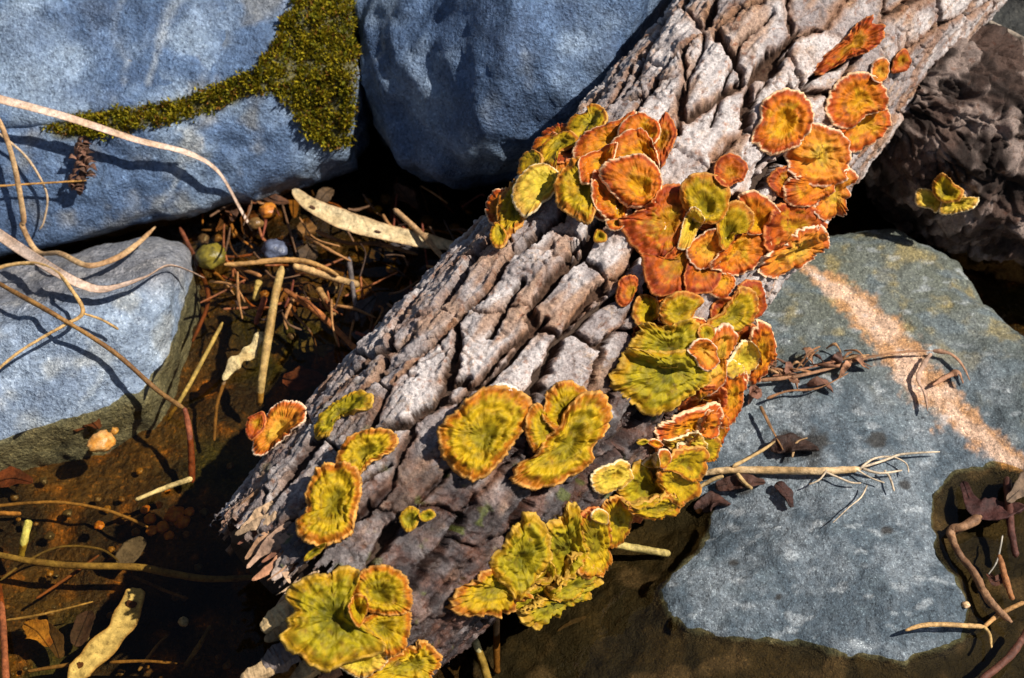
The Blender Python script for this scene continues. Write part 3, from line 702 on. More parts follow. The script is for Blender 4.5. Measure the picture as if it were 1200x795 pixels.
# crest group
B(1, 'o', (700, 240), [(512, 290), (540, 230), (600, 175), (700, 150), (790, 100), (775, 160), (740, 230), (710, 300), (620, 300), (540, 335)], 'large orange bracket at the back of the crest group', G2, lift=.010)
B(1, 'r', (945, 240), [(930, 170), (975, 115), (1020, 200), (985, 290), (950, 360), (912, 330), (918, 250)], 'upright orange brown flap on the uphill end of the crest group', G2)
B(1, 'o', (870, 200), [(738, 205), (770, 140), (830, 105), (900, 130), (932, 180), (905, 245), (880, 225), (830, 210), (780, 215)], 'orange bracket with a white crimped rim topmost in the crest group', G2, lift=.009)
B(1, 'o', (860, 300), [(690, 295), (730, 230), (810, 190), (870, 215), (900, 280), (920, 365), (850, 345), (760, 350), (710, 340)], 'orange bracket with a white rim between topmost and front crest brackets', G2, lift=.011)
B(1, 'y', (560, 490), [(418, 450), (465, 380), (540, 340), (560, 430), (600, 455), (605, 520), (575, 632), (500, 612), (430, 560)], 'yellow orange bracket with a red rim hanging lowest in the crest group', G2, lift=.010)
B(1, 'o', (650, 350), [(535, 410), (540, 335), (640, 290), (705, 262), (695, 320), (665, 400), (595, 445), (550, 448)], 'folded orange bracket with white lip in the heart of the crest group', G2, lift=.010)
B(1, 'o', (740, 570), [(598, 470), (620, 408), (680, 455), (770, 530), (765, 590), (725, 652), (660, 622), (610, 560)], 'amber wedge under the front bracket of the crest group', G2, lift=.008)
B(1, 'o', (860, 500), [(655, 410), (700, 350), (780, 330), (850, 330), (920, 390), (930, 470), (900, 545), (800, 565), (760, 545), (700, 490)], 'broad front bracket of the crest group, yellow centre and white crimped rim', G2, lift=.013)
B(1, 'o', (740, 665), [(670, 660), (720, 650), (775, 640), (740, 692), (690, 697)], 'tiny orange lip below the crest group', G2)
B(1, 'y', (630, 740), [(600, 740), (620, 700), (660, 720), (662, 760), (610, 765)], 'tiny yellow knob in the dark fissure below the crest group')
# middle of the big cluster
B(2, 'r', (330, 400), [(65, 395), (90, 370), (190, 330), (240, 270), (300, 210), (400, 210), (440, 280), (420, 380), (390, 480), (345, 565), (280, 582), (190, 562), (120, 500)], 'large reddish orange bracket with a black shadow across it', G3, lift=.010)
B(2, 'r', (380, 620), [(188, 600), (280, 620), (360, 560), (440, 540), (460, 620), (410, 760), (350, 800), (250, 800), (210, 720)], 'red-rimmed amber bracket below the black-shadowed one', G3, lift=.008)
B(2, 'r', (500, 650), [(450, 640), (540, 600), (612, 680), (592, 765), (540, 800), (440, 795), (425, 720)], 'rust-coloured bracket low in the middle of the orange cluster', G3, lift=.008)
B(2, 't', (540, 550), [(440, 565), (520, 480), (600, 455), (642, 530), (632, 595), (560, 645), (490, 655)], 'curled tan bracket in the centre of the orange cluster', G3, lift=.010, rip=1.6)
B(2, 'o', (700, 560), [(585, 645), (640, 580), (700, 520), (740, 460), (830, 455), (893, 500), (885, 580), (805, 655), (720, 695), (640, 675)], 'wide olive fan with an orange rim over the grey bark ledge', G3, lift=.009)
B(2, 'o', (840, 420), [(742, 290), (760, 250), (820, 233), (880, 268), (942, 320), (948, 370), (905, 425), (830, 455), (785, 440), (790, 350)], 'bracket with pale pink rim on the uphill side of the cluster', G3, lift=.009)
B(2, 'y', (660, 480), [(615, 365), (655, 310), (730, 298), (792, 340), (803, 400), (772, 452), (722, 445), (690, 505), (650, 545), (622, 480)], 'yellow-centred bracket beside the round disc of the cluster', G3, lift=.010)
B(2, 'y', (540, 330), [(405, 215), (450, 150), (520, 128), (600, 150), (652, 210), (648, 300), (612, 372), (540, 385), (465, 345), (418, 285)], 'round yellow disc with a smooth brown rim topping the cluster', G3, lift=.012, rip=.4)
B(2, 'p', (460, 400), [(382, 525), (415, 400), (460, 325), (515, 390), (485, 450), (435, 535)], 'curled pale yellow flap with dark slit in the cluster', G3, lift=.012, rip=1.8)
B(2, 'r', (680, 110), [(588, 100), (610, 40), (680, 3), (750, 40), (773, 80), (752, 150), (702, 168), (660, 193), (610, 162), (588, 130)], 'small lone red-brown bracket with green heart above the cluster', lift=.006)
# right edge, uphill
B(3, 'r', (150, 640), [(82, 690), (80, 640), (110, 590), (170, 572), (215, 598), (238, 640), (205, 665), (150, 695), (110, 712)], 'brown orange bracket above the pale-lobed one at the log edge', G8, lift=.007)
B(3, 't', (165, 700), [(63, 745), (80, 718), (130, 698), (170, 662), (220, 648), (240, 690), (210, 722), (150, 752), (110, 778), (73, 772)], 'pale orange lobed bracket overhanging the slab at the log edge', G8, lift=.012, rip=1.5)
B(3, 't', (265, 540), [(232, 560), (265, 505), (303, 478), (322, 490), (312, 530), (302, 580), (292, 602), (250, 610), (228, 597)], 'ruffled bracket with white crimped edge overhanging the slab', G8, lift=.009, rip=2)
B(3, 'o', (225, 515), [(135, 535), (148, 502), (200, 490), (272, 495), (245, 545), (200, 568), (150, 568)], 'narrow amber bracket tucked under the tan oval disc', G8, lift=.008)
B(3, 'o', (350, 335), [(298, 345), (340, 305), (400, 288), (424, 330), (407, 368), (352, 405), (310, 408), (293, 378)], 'amber lower half of the paired discs on the smooth bark', G8, lift=.009)
B(3, 'o', (340, 270), [(260, 290), (275, 243), (310, 208), (350, 196), (390, 213), (412, 250), (414, 290), (362, 306), (320, 338), (278, 328)], 'bright orange upper half of the paired discs on the smooth bark', G8, lift=.010)
B(3, 't', (225, 430), [(143, 420), (163, 370), (205, 346), (250, 360), (292, 378), (305, 420), (302, 470), (270, 505), (215, 505), (168, 485), (148, 460)], 'large tan oval disc with orange ring at the log edge', G8, lift=.011)
B(3, 'o', (125, 330), [(42, 372), (65, 320), (73, 280), (120, 248), (167, 258), (193, 290), (192, 340), (167, 382), (130, 402), (90, 414), (58, 392)], 'scalloped orange disc casting a dark shadow on bark, left of the tan oval', G8, lift=.014)
B(3, 'r', (320, 105), [(218, 182), (250, 133), (300, 93), (340, 48), (370, 26), (402, 48), (408, 85), (372, 122), (320, 138), (280, 162), (240, 188)], 'long olive and rust bracket wedged in the upper crack', lift=.006, rip=1.8)
B(3, 't', (402, 182), [(380, 182), (390, 153), (422, 148), (428, 185), (410, 214), (383, 207)], 'small tan fungus stub below the wedged bracket', 'fungus stubs on the smooth upper bark')
B(3, 'r', (462, 158), [(438, 182), (448, 145), (475, 120), (492, 150), (482, 178), (450, 188)], 'small rust fungus stub uphill of the tan stub', 'fungus stubs on the smooth upper bark')
# on the side branch
GB = 'yellow lobes on the dark side branch'
B(10, 'p', (890, 670), [(833, 645), (850, 628), (895, 640), (920, 670), (900, 705), (880, 692), (838, 682)], 'tan left-curling lobe on the dark side branch', GB, branch=True, lift=.007)
B(10, 'p', (970, 675), [(930, 660), (985, 650), (1000, 655), (1038, 660), (1022, 692), (985, 702), (950, 712), (915, 706)], 'wide tan lower lobe on the dark side branch', GB, branch=True, lift=.008)
B(10, 'y', (935, 645), [(892, 640), (895, 600), (925, 578), (957, 610), (987, 632), (975, 665), (925, 670)], 'upright yellow lobe on the dark side branch', GB, branch=True, lift=.010)
# low in the big cluster
B(4, 'o', (865, 470), [(808, 405), (830, 350), (870, 318), (922, 350), (938, 430), (922, 520), (872, 595), (820, 635), (798, 605), (845, 540), (848, 470)], 'bright orange bracket outermost over the slab beside dead leaves', G4, lift=.010)
B(5, 'o', (790, 110), [(742, 90), (758, 20), (830, -5), (853, 60), (843, 150), (812, 212), (760, 264), (733, 230), (738, 150)], 'tall amber bracket hanging at the log edge beside dead leaves', G4, lift=.009)
B(4, 'y', (680, 250), [(548, 305), (640, 240), (700, 160), (740, 108), (803, 128), (823, 200), (793, 292), (720, 335), (640, 355), (578, 345)], 'olive bracket with dark red rim just below the grey bark ledge', G4, lift=.007)
B(4, 'p', (750, 500), [(698, 492), (740, 430), (790, 418), (833, 460), (833, 530), (792, 583), (740, 593), (690, 604), (662, 562)], 'pale yellow bracket between the olive fans and the bright orange one', G4, lift=.009)
B(4, 't', (600, 500), [(555, 440), (600, 370), (660, 338), (703, 380), (693, 450), (655, 520), (645, 620), (560, 695), (498, 685), (530, 600), (538, 540)], 'pale green bracket with white patches behind the big olive fan', G4, lift=.008)
B(4, 'y', (380, 230), [(283, 225), (310, 170), (370, 128), (440, 128), (503, 165), (475, 222), (425, 285), (370, 305), (318, 285)], 'brown olive bracket under the red-rimmed orange ones', G4, lift=.007)
B(4, 'y', (220, 230), [(118, 240), (133, 170), (170, 138), (220, 148), (255, 190), (245, 250), (190, 293), (148, 293)], 'round olive lobe with pale rim against the dark fissure', G4, lift=.009)
B(5, 'r', (630, 120), [(522, 135), (560, 88), (640, 58), (742, 88), (738, 152), (640, 184), (590, 193), (538, 183)], 'rusty frill under the big olive fan', G4, lift=.008)
B(4, 'g', (330, 440), [(127, 432), (170, 370), (210, 308), (300, 330), (370, 308), (452, 288), (495, 370), (455, 445), (400, 505), (300, 530), (200, 490), (150, 475)], 'wide mossy green bracket above the biggest olive fan', G4, lift=.010, rip=1.4)
B(4, 'y', (535, 350), [(498, 355), (520, 308), (572, 318), (578, 372), (530, 403)], 'small orange knob beside the mossy green bracket', G4)
B(4, 'g', (330, 570), [(32, 642), (48, 590), (100, 500), (150, 472), (230, 480), (330, 490), (430, 480), (522, 560), (533, 622), (472, 684), (390, 725), (290, 795), (220, 800), (138, 742), (78, 702)], 'biggest olive fan of the cluster with scalloped lower edge', G4, lift=.013, rip=1.0)
B(4, 't', (520, 450), [(447, 465), (480, 408), (540, 398), (594, 450), (594, 532), (550, 563), (508, 543), (478, 492)], 'ruffled pale orange frill sitting on the biggest olive fan', G4, lift=.010, rip=1.6)
# above the straw
B(5, 'o', (580, 270), [(408, 312), (438, 260), (500, 238), (600, 188), (712, 158), (738, 220), (723, 292), (670, 334), (610, 304), (540, 306), (490, 345), (438, 348)], 'smooth orange bracket between the olive fans and the yellow ones', lift=.010)
B(5, 'p', (560, 350), [(450, 345), (500, 340), (600, 308), (643, 350), (638, 388), (570, 405), (500, 398)], 'tan frill under the smooth orange bracket', G5)
B(5, 'y', (400, 690), [(268, 682), (330, 678), (420, 645), (480, 635), (524, 672), (472, 724), (380, 745), (290, 715)], 'lowest yellow frill over the wet rock, above the straw', G5, lift=.008)
B(5, 'y', (500, 560), [(418, 522), (470, 500), (540, 520), (613, 550), (603, 613), (530, 664), (488, 654), (438, 582)], 'yellow fan in front of the straw end', G5, lift=.011)
B(5, 'y', (540, 455), [(468, 440), (540, 398), (632, 388), (648, 440), (633, 523), (580, 544), (510, 503), (450, 492)], 'yellow fan dotted with black specks above the straw', G5, lift=.013)
B(5, 'g', (335, 560), [(222, 592), (268, 530), (320, 468), (352, 500), (384, 560), (433, 590), (403, 643), (330, 684), (258, 664), (232, 622)], 'yellow green triangular fan left of the straw', G5, lift=.012)
B(5, 't', (432, 440), [(403, 440), (420, 398), (457, 398), (468, 440), (440, 478), (412, 472)], 'small orange finger bracket between the yellow fans', G5)
B(5, 'p', (375, 455), [(333, 462), (370, 428), (402, 418), (408, 472), (370, 478)], 'pale green flake beside the orange finger bracket', G5)
B(5, 'p', (180, 520), [(68, 552), (78, 510), (130, 480), (180, 458), (240, 453), (263, 490), (272, 540), (220, 584), (170, 603), (120, 615), (83, 592)], 'lone pale-rimmed cream yellow bracket on wet bark', lift=.009, rip=.6)
B(5, 'o', (392, 355), [(353, 350), (390, 333), (433, 362), (400, 378)], 'tiny orange flake on the wet bark below the olive fan', 'tiny flakes on the wet bark')
B(5, 'g', (328, 348), [(298, 352), (330, 333), (357, 345), (320, 363)], 'tiny green flake on the wet bark below the olive fan', 'tiny flakes on the wet bark')
# discs on the open bark
B(0, 'w', (600, 478), [(578, 456), (590, 450), (606, 456), (618, 468), (622, 486), (616, 500), (604, 492), (590, 470)], 'thin white-edged bracket behind the big yellow disc', lift=.004, rip=.4)
B(0, 'y', (566, 512), [(518, 507), (521, 495), (536, 484), (551, 468), (576, 457), (601, 457), (619, 471), (618, 490), (605, 511), (593, 530), (579, 546), (561, 559), (546, 556), (534, 545), (524, 533), (518, 521)], 'big single yellow disc with orange rim on the open bark', lift=.013, rip=.8)
B(8, 'y', (700, 705), [(618, 680), (638, 620), (670, 613), (693, 660), (735, 690), (745, 705), (700, 745), (650, 764), (628, 722)], 'left lobe of the yellow three-lobed bracket with folded creases', 'lobes of the folded yellow bracket', lift=.010)
B(8, 'y', (750, 640), [(678, 652), (688, 590), (720, 543), (770, 537), (815, 568), (806, 622), (775, 690), (740, 705), (698, 672)], 'upper lobe of the yellow three-lobed bracket with folded creases', 'lobes of the folded yellow bracket', lift=.012)
B(0, 'y', (664, 520), [(606, 561), (611, 545), (625, 538), (641, 520), (660, 497), (676, 472), (700, 463), (714, 478), (712, 500), (700, 522), (690, 545), (662, 562), (635, 570), (617, 568)], 'lower right lobe of the yellow three-lobed bracket with folded creases', 'lobes of the folded yellow bracket', lift=.014, rip=1.3)
B(9, 'y', (365, 45), [(273, 72), (288, 20), (330, -22), (400, -33), (452, -22), (463, 12), (430, 44), (372, 74), (340, 114), (298, 108)], 'yellow disc with a bright cream upper rim near the broken end', lift=.010)
B(9, 'y', (255, 215), [(136, 262), (173, 240), (168, 180), (198, 108), (250, 83), (312, 88), (343, 140), (334, 190), (323, 250), (302, 303), (250, 334), (190, 339), (146, 312)], 'kidney-shaped yellow bracket with a central crease near the broken end', lift=.013)
B(9, 'g', (510, 262), [(480, 260), (510, 225), (542, 240), (532, 290), (500, 303)], 'tiny yellow green knob in the middle of the wet bark', 'tiny knobs on the wet bark')
B(9, 'g', (570, 253), [(543, 250), (580, 233), (597, 255), (560, 273)], 'tiny flat green knob beside the round one', 'tiny knobs on the wet bark')
B(9, 'g', (190, 375), [(160, 400), (180, 370), (230, 345), (215, 372), (180, 398)], 'dull green sliver under the kidney-shaped bracket')
B(0, 'g', (400, 484), [(369, 508), (372, 490), (387, 474), (405, 464), (420, 458), (433, 463), (429, 476), (405, 485), (391, 492), (382, 509)], 'lime strip of fungus on the narrow dark bark ribs', lift=.005)
B(12, 't', (935, 690), [(842, 757), (847, 712), (884, 642), (924, 603), (966, 600), (1003, 612), (1010, 655), (965, 694), (920, 736), (866, 771)], 'tan and orange bracket jutting from the shaded edge of the log', 'brackets jutting over the water', lift=.008, tilt=.7)
B(12, 'r', (855, 672), [(817, 695), (828, 650), (875, 635), (878, 680), (838, 722)], 'small red-edged bracket beside the jutting tan one', 'brackets jutting over the water', lift=.006, tilt=.7)
# rosette at the broken end
B(7, 'y', (1010, 690), [(745, 780), (830, 700), (960, 640), (1040, 608), (1060, 578), (1112, 588), (1168, 650), (1174, 700), (1125, 780), (1000, 840), (850, 825)], 'wet glistening yellow bracket with a curled tip below the rosette', lift=.010, rip=1.5)
B(7, 'p', (720, 670), [(585, 692), (650, 650), (730, 615), (820, 585), (854, 600), (854, 695), (760, 756), (700, 766), (640, 735)], 'cream and orange frill hanging below the yellow rosette', G7, lift=.010, rip=1.8)
B(7, 'y', (840, 470), [(725, 465), (780, 415), (860, 395), (992, 395), (1008, 440), (993, 522), (963, 604), (890, 645), (830, 590), (770, 530)], 'smooth yellow lower right lobe of the large rosette', G7, lift=.011)
B(7, 'y', (820, 290), [(685, 200), (740, 148), (820, 122), (900, 137), (972, 188), (1003, 260), (1008, 350), (962, 390), (860, 396), (760, 372), (700, 310)], 'olive rounded upper right lobe of the large rosette', G7, lift=.013)
B(7, 'g', (560, 420), [(260, 530), (308, 470), (302, 420), (348, 380), (302, 320), (302, 270), (350, 228), (410, 188), (480, 177), (540, 188), (560, 158), (620, 142), (683, 163), (695, 200), (680, 260), (670, 330), (680, 420), (730, 460), (790, 520), (844, 570), (800, 624), (690, 645), (580, 695), (510, 710), (430, 684), (370, 624), (330, 614)], 'main ruffled lime yellow body of the large rosette', G7, lift=.016, rip=1.2)
B(7, 'y', (705, 375), [(655, 340), (690, 288), (745, 308), (757, 370), (724, 455), (690, 465), (648, 385)], 'small folded lobe in the heart of the large rosette', G7, lift=.010, rip=1.6)
# fans over the dark water
B(6, 'y', (900, 180), [(838, 150), (858, 100), (900, 78), (962, 108), (973, 180), (943, 262), (900, 304), (868, 294), (848, 222)], 'amber rounded fan at the uphill end of the overlapping fans', G6, lift=.009)
B(6, 'g', (600, 600), [(435, 690), (460, 640), (520, 608), (600, 600), (700, 550), (782, 465), (790, 520), (742, 574), (640, 645), (550, 686), (490, 720)], 'lowest glistening yellow frill touching the dark water', G6, lift=.008, rip=1.8)
B(6, 'g', (660, 520), [(578, 562), (620, 508), (740, 440), (803, 455), (775, 495), (720, 545), (650, 590), (598, 590)], 'grooved yellow frill under the two upright fans', G6, lift=.009, rip=1.6)
B(6, 'y', (790, 300), [(698, 210), (740, 168), (800, 162), (853, 208), (869, 300), (864, 372), (822, 444), (760, 465), (715, 425), (735, 340)], 'yellow fan with an orange rim right of the narrow-necked fan', G6, lift=.010)
B(6, 'p', (805, 165), [(768, 160), (800, 128), (843, 140), (848, 193), (800, 185)], 'small tan knob on the yellow fan above dark water', G6)
B(6, 'g', (480, 570), [(345, 635), (420, 560), (520, 508), (604, 488), (594, 542), (520, 596), (440, 636)], 'narrow orange-edged frill under the striped fan', G6, lift=.008)
B(6, 'g', (640, 330), [(538, 260), (570, 200), (640, 190), (645, 138), (692, 132), (709, 200), (724, 280), (744, 340), (713, 424), (650, 480), (608, 485), (565, 445), (540, 350)], 'yellow fan with a narrow neck and brown crease over the water', G6, lift=.012)
B(6, 'g', (530, 460), [(468, 492), (520, 450), (530, 408), (562, 408), (574, 450), (547, 504), (500, 504)], 'small curled yellow flap between the upright fans', G6, lift=.008)
B(6, 'y', (270, 520), [(70, 622), (88, 560), (170, 510), (240, 455), (300, 450), (340, 500), (400, 540), (414, 575), (340, 644), (280, 660), (200, 660), (160, 670), (98, 655)], 'deeply grooved dark olive fan at the low end of the overlapping fans', G6, lift=.010, rip=2.2)
B(6, 'g', (400, 380), [(365, 240), (422, 213), (422, 178), (482, 182), (522, 250), (549, 300), (534, 370), (494, 444), (443, 535), (400, 565), (350, 512), (298, 452), (278, 400), (338, 318)], 'tall striped yellow green fan standing over the grooved one', G6, lift=.014, rip=1.1)
print('brackets', FCOUNT[0])
# ---------------------------------------------------------------- litter, straws, pods, moss
def cp(crop, pts):
    x0, y0, s = {**CR, 13: (0, 515, .3523), 14: (0, 0, .3523), 15: (700, 515, .4167), 11: (780, 260, .3523)}[crop]
    return [(x0+a[0]*s, y0+a[1]*s)+tuple(a[2:]) for a in pts]
def lay(pts, off):
    """pixels -> points resting 'off' above the rock, log or water there; a third value in a point is an absolute height"""
    out = []
    for k, q in enumerate(pts):
        o = off[k] if isinstance(off, (list, tuple)) else off
        if len(q) > 2: out.append(at_z(q[0], q[1], q[2])); continue
        h = hit(q[0], q[1])
        if h is None or h[0][2] < -0.004: out.append(at_z(q[0], q[1], o))
        else: out.append(h[0]+np.array([0, -0.2, 1])*o)
    return np.array(out)
def tube_mesh(name, P, wpx, flat=1.0, col=(.4, .25, .1), col2=None, seed=0, seg=10, n=None, wob=0.12, twist=0.0, tip=0.5, edge=None, lumps=0.0):
    """an elliptical tube along P; wpx = width (pixels) at the control points"""
    m = len(P); n = n or int(np.clip(m*12, 16, 90)); C = catmull(P, n)
    ww = np.interp(np.linspace(0, 1, n), np.linspace(0, 1, len(wpx)), wpx)*K*((C-CAM)@FWD)*0.5
    s_ = np.linspace(0, 1, n)
    ww = ww*(1-(1-tip)*np.maximum(ss(.06, 0, s_), ss(.94, 1, s_)))
    ww = ww*(1+wob*fbm(np.stack([s_*max(2.2, n*0.09), 0*s_+seed, 0*s_], -1), 4, seed)+lumps*np.sin(s_*22+seed))
    tg = np.gradient(C, axis=0); tg /= np.linalg.norm(tg, axis=1, keepdims=True)+1e-12
    upv = np.array([0.1, -0.35, 1.0]); sd_ = np.cross(tg, upv); sd_ /= np.linalg.norm(sd_, axis=1, keepdims=True)+1e-12
    nn = np.cross(sd_, tg)
    a = twist*(s_*2-0.6)+0.25*noise(np.stack([s_*3, 0*s_+seed, 0*s_], -1), seed+1)*(flat < 0.6)
    sd2 = sd_*np.cos(a)[:, None]+nn*np.sin(a)[:, None]; nn2 = nn*np.cos(a)[:, None]-sd_*np.sin(a)[:, None]
    th = np.arange(seg)/seg*2*math.pi
    fl = np.maximum(ww*flat, 0.00025)
    bend = 0.35*ww*(flat < 0.5)
    V = C[:, None, :] + sd2[:, None, :]*(ww[:, None]*np.cos(th))[..., None] + nn2[:, None, :]*((fl[:, None]*np.sin(th))+bend[:, None]*(np.cos(th)**2))[..., None]
    q = V.reshape(-1, 3)
    V = V + (fl[:, None, None]*0.45)*(noise(V*260, seed+3)+0.5*noise(V*620, seed+4))[..., None]*nn2[:, None, :]
    c1 = np.array(col); c2 = np.array(col2 if col2 is not None else c1*0.55)
    t = ss(-0.35, 0.55, fbm(V*np.array([70, 70, 70])+seed, 3, seed+7)+0.25*noise(V*300, seed))
    cc = cmix(c1, c2, t)
    if edge is not None: cc = cmix(cc, edge, ss(.75, .98, np.abs(np.cos(th)))[None, :]*np.ones(t.shape))
    F = grid_faces(n, seg, True); VV = np.concatenate([V.reshape(-1, 3), C[:1], C[-1:]]); CC = np.concatenate([cc.reshape(-1, 3), cc[0, :1], cc[-1, :1]])
    j = np.arange(seg); e = (n-1)*seg
    F = np.concatenate([F, np.stack([np.full(seg, n*seg), j, (j+1) % seg, (j+1) % seg], -1), np.stack([np.full(seg, n*seg+1), e+(j+1) % seg, e+j, e+j], -1)])
    me = bpy.data.meshes.new(name); fl_ = [([int(x) for x in f] if f[2] != f[3] else [int(x) for x in f[:3]]) for f in F]
    me.from_pydata(VV.tolist(), [], fl_); me.polygons.foreach_set('use_smooth', np.ones(len(me.polygons), bool))
    c4 = np.ones((len(VV), 4), np.float32); c4[:, :3] = np.clip(CC, 0, 1); me.color_attributes.new('Col', 'FLOAT_COLOR', 'POINT').data.foreach_set('color', c4.ravel())
    return me
SEED = [1000]
def stem(name, label, cat, P, wpx, group=None, m=None, parent=None, **kw):
    SEED[0] += 7; o = link(name, tube_mesh(name, P, wpx, seed=SEED[0], **kw), m or M_STRAW, parent)
    if parent is None: tag(o, label, cat, group)
    return o
TAN = (.60, .42, .25); PINK = (.62, .46, .36); GOLD = (.48, .27, .07); RUST = (.30, .095, .028); BRN = (.15, .075, .035); DRK = (.05, .025, .014); GRN = (.30, .26, .06)
# straws and blades over the rocks at left
stem('dry_grass_blade', 'broad pinkish dry blade arching across the pale boulder', 'grass blade', lay(cp(14, [(-60, 410), (0, 425), (250, 478), (480, 540), (640, 575), (740, 628), (800, 700), (838, 768)]), [.030, .030, .026, .022, .020, .018, .008, .004]), [9, 10, 10, 8, 9, 6, 5, 4], flat=.18, col=PINK, col2=(.48, .32, .21), twist=.6, edge=(.36, .2, .12))
stem('bent_straw', 'tan stem dropping down the pale boulder and bending across the half-sunk rock', 'straw', np.concatenate([lay(cp(14, [(5, 440), (40, 490), (75, 600), (100, 760)]), [.022, .020, .018, .014]), lay(cp(12, [(98, 60), (125, 100), (220, 148), (310, 185), (400, 162), (470, 120), (535, 65)]), [.014, .014, .014, .013, .013, .014, .016])]), [6, 6, 7, 6, 7, 8, 5], flat=.5, col=(.52, .33, .16), col2=(.36, .2, .09))
stem('thin_straw', 'thin orange straw lying level across the pale boulder', 'straw', lay(cp(14, [(-40, 674), (0, 672), (150, 662), (310, 652)]), .016), [3, 3, 2.5, 2], col=(.55, .28, .07))
stem('thin_straw', 'thin pale straw curling down the pale boulder', 'straw', lay(cp(14, [(10, 480), (90, 545), (140, 610), (175, 690), (165, 770), (150, 800)]), .012), [3, 3, 2.5, 2], col=TAN)
stem('dry_grass_blade', 'broad pale blade with a twist lying over the half-sunk rock', 'grass blade', lay(cp(12, [(-60, 45), (0, 88), (120, 165), (230, 228), (330, 268), (400, 268), (500, 240), (590, 205), (680, 187)]), [.026, .024, .020, .016, .014, .015, .017, .019, .022]), [10, 12, 13, 13, 13, 13, 11, 8, 2], flat=.16, col=(.66, .50, .40), col2=(.50, .34, .24), twist=1.0, edge=(.40, .24, .15))
stem('thin_straw', 'thin golden straw looped over the half-sunk rock with a broken knee', 'straw', lay(cp(12, [(-50, 235), (0, 215), (60, 195), (140, 190), (210, 215), (262, 275), (302, 352), (240, 395), (160, 440), (80, 492), (0, 562), (-40, 600)]), .017), [4, 4.5, 4.5, 4.5, 4.5, 4.5, 5, 4, 3.5, 3.5, 3, 3], col=(.58, .36, .14), col2=(.42, .24, .08), n=90)
stem('thin_straw', 'short curl of straw beside the broken knee of the golden straw', 'straw', lay(cp(12, [(300, 350), (360, 370), (415, 402)]), .015), [3, 3, 3], col=(.55, .33, .12))
stem('dark_twig', 'long dark brown twig slanting over the half-sunk rock down to the water', 'twig', lay(cp(12, [(-40, 225), (0, 248), (60, 280), (220, 368), (400, 478), (520, 558), (612, 622)]), [.020, .020, .019, .018, .016, .014, .010]), [5, 6, 6, 6, 5.5, 6, 7], col=(.15, .07, .022), col2=(.30, .15, .04), n=70, wob=.3)
stem('red_stalk', 'red brown stalk standing in the water below the dark twig', 'stalk', np.array([at_z(*a) for a in ((216, 478, .012), (221, 500, .004), (224, 530, -.006), (225, 566, -.018))]), [6, 7, 8, 8], col=(.26, .07, .025), col2=(.15, .04, .02))
stem('yellow_straw', 'straight yellow straw poking up from the water by the dark twig', 'straw', np.array([at_z(*a) for a in ((261, 378, .022), (243, 412, .016), (218, 458, .006), (196, 492, -.008))]), [4, 5, 5, 5], col=(.46, .29, .06))
stem('floating_straw', 'short pale straw floating below the red stalk', 'straw', lay(cp(13, [(450, 202), (540, 165), (640, 130)]), .003), [4, 6, 7], col=(.62, .44, .16))
stem('sunken_stick', 'long olive stick lying just under the water', 'stick', np.array([at_z(a, b, -.005) for a, b in cp(13, [(-60, 372), (100, 405), (250, 420), (460, 426), (560, 445), (700, 465), (860, 458)])]), [7, 8, 8, 9, 9, 8, 6], col=(.30, .22, .08), col2=(.19, .13, .05), n=60)
def sunk(name, label, cat, crop, pts, w_, z=-.008, grp=None, **kw):
    return stem(name, label, cat, np.array([at_z(a[0], a[1], a[2] if len(a) > 2 else z) for a in cp(crop, pts)]), w_, grp, **kw)
sunk('sunken_twig', 'thin arched twig under the water above the olive stick', 'twig', 13, [(-40, 225), (80, 213), (200, 210), (330, 230), (420, 260), (492, 292)], [4, 4, 4, 4], col=(.34, .20, .07))
sunk('sunken_twig', 'short tan twig touching the picture of orange bits at left', 'twig', 13, [(-20, 245), (70, 248)], [6, 5], col=(.42, .22, .08)) ['label'] = 'short thick tan twig above the arched thin one'
sunk('red_stalk', 'upright red stalk rising at the left of the pond', 'stalk', 13, [(-4, 480, -.01), (6, 560, .0), (12, 650, .006), (20, 810, .012)], [6, 7, 8, 9], col=(.30, .085, .025))
sunk('sunken_straw', 'thin pale straw crossing under the water below the olive stick', 'straw', 13, [(20, 602), (150, 580), (310, 540)], [3, 3, 2], -.004, col=(.52, .36, .16))
sunk('sunken_straw', 'thin brown straw on the bed beside the big pale pod', 'straw', 13, [(365, 742), (480, 738), (590, 746)], [4, 4, 3], col=(.36, .20, .06))
sunk('sunken_straw', 'dim straw on the bed left of the big pale pod', 'straw', 13, [(90, 772), (240, 748)], [4, 5], -.014, col=(.25, .15, .06))
sunk('yellow_stub', 'short upright yellow stub in the pond at left', 'stalk', 13, [(96, 268, .006), (80, 340, .0), (68, 395, -.012)], [9, 9, 7], col=(.50, .40, .07))
sunk('grey_root', 'grey leafy scrap on the bed beside the olive stick', 'litter', 13, [(400, 420), (440, 370), (480, 330)], [22, 26, 8], -.016, flat=.15, col=(.10, .085, .085), m=M_LEAF)
sunk('sunken_twig', 'thin dark twig rising beneath the water by the yellow stub', 'twig', 13, [(0, 470), (90, 405), (200, 358), (330, 365), (395, 405)], [3, 3, 3], -.012, col=(.17, .12, .04))
sunk('sunken_twig', 'rust twig lying under the olive stick at left', 'twig', 13, [(120, 530), (210, 470), (330, 385)], [3, 4, 3], -.014, col=(.25, .09, .03))
sunk('sunken_twig', 'dark twig under the olive stick towards the log', 'twig', 13, [(440, 455), (540, 500), (625, 530)], [4, 4, 3], -.014, col=(.20, .12, .05))
sunk('sunken_twig', 'tan twig slanting on the bed left of the log end', 'twig', 13, [(615, 755), (660, 690), (700, 620)], [6, 6, 4], -.016, col=(.27, .19, .08))
sunk('sunken_twig', 'thin brown twig by the pale pod pointing to the log', 'twig', 13, [(460, 770), (520, 690), (560, 650)], [4, 4, 3], -.014, col=(.22, .14, .06))
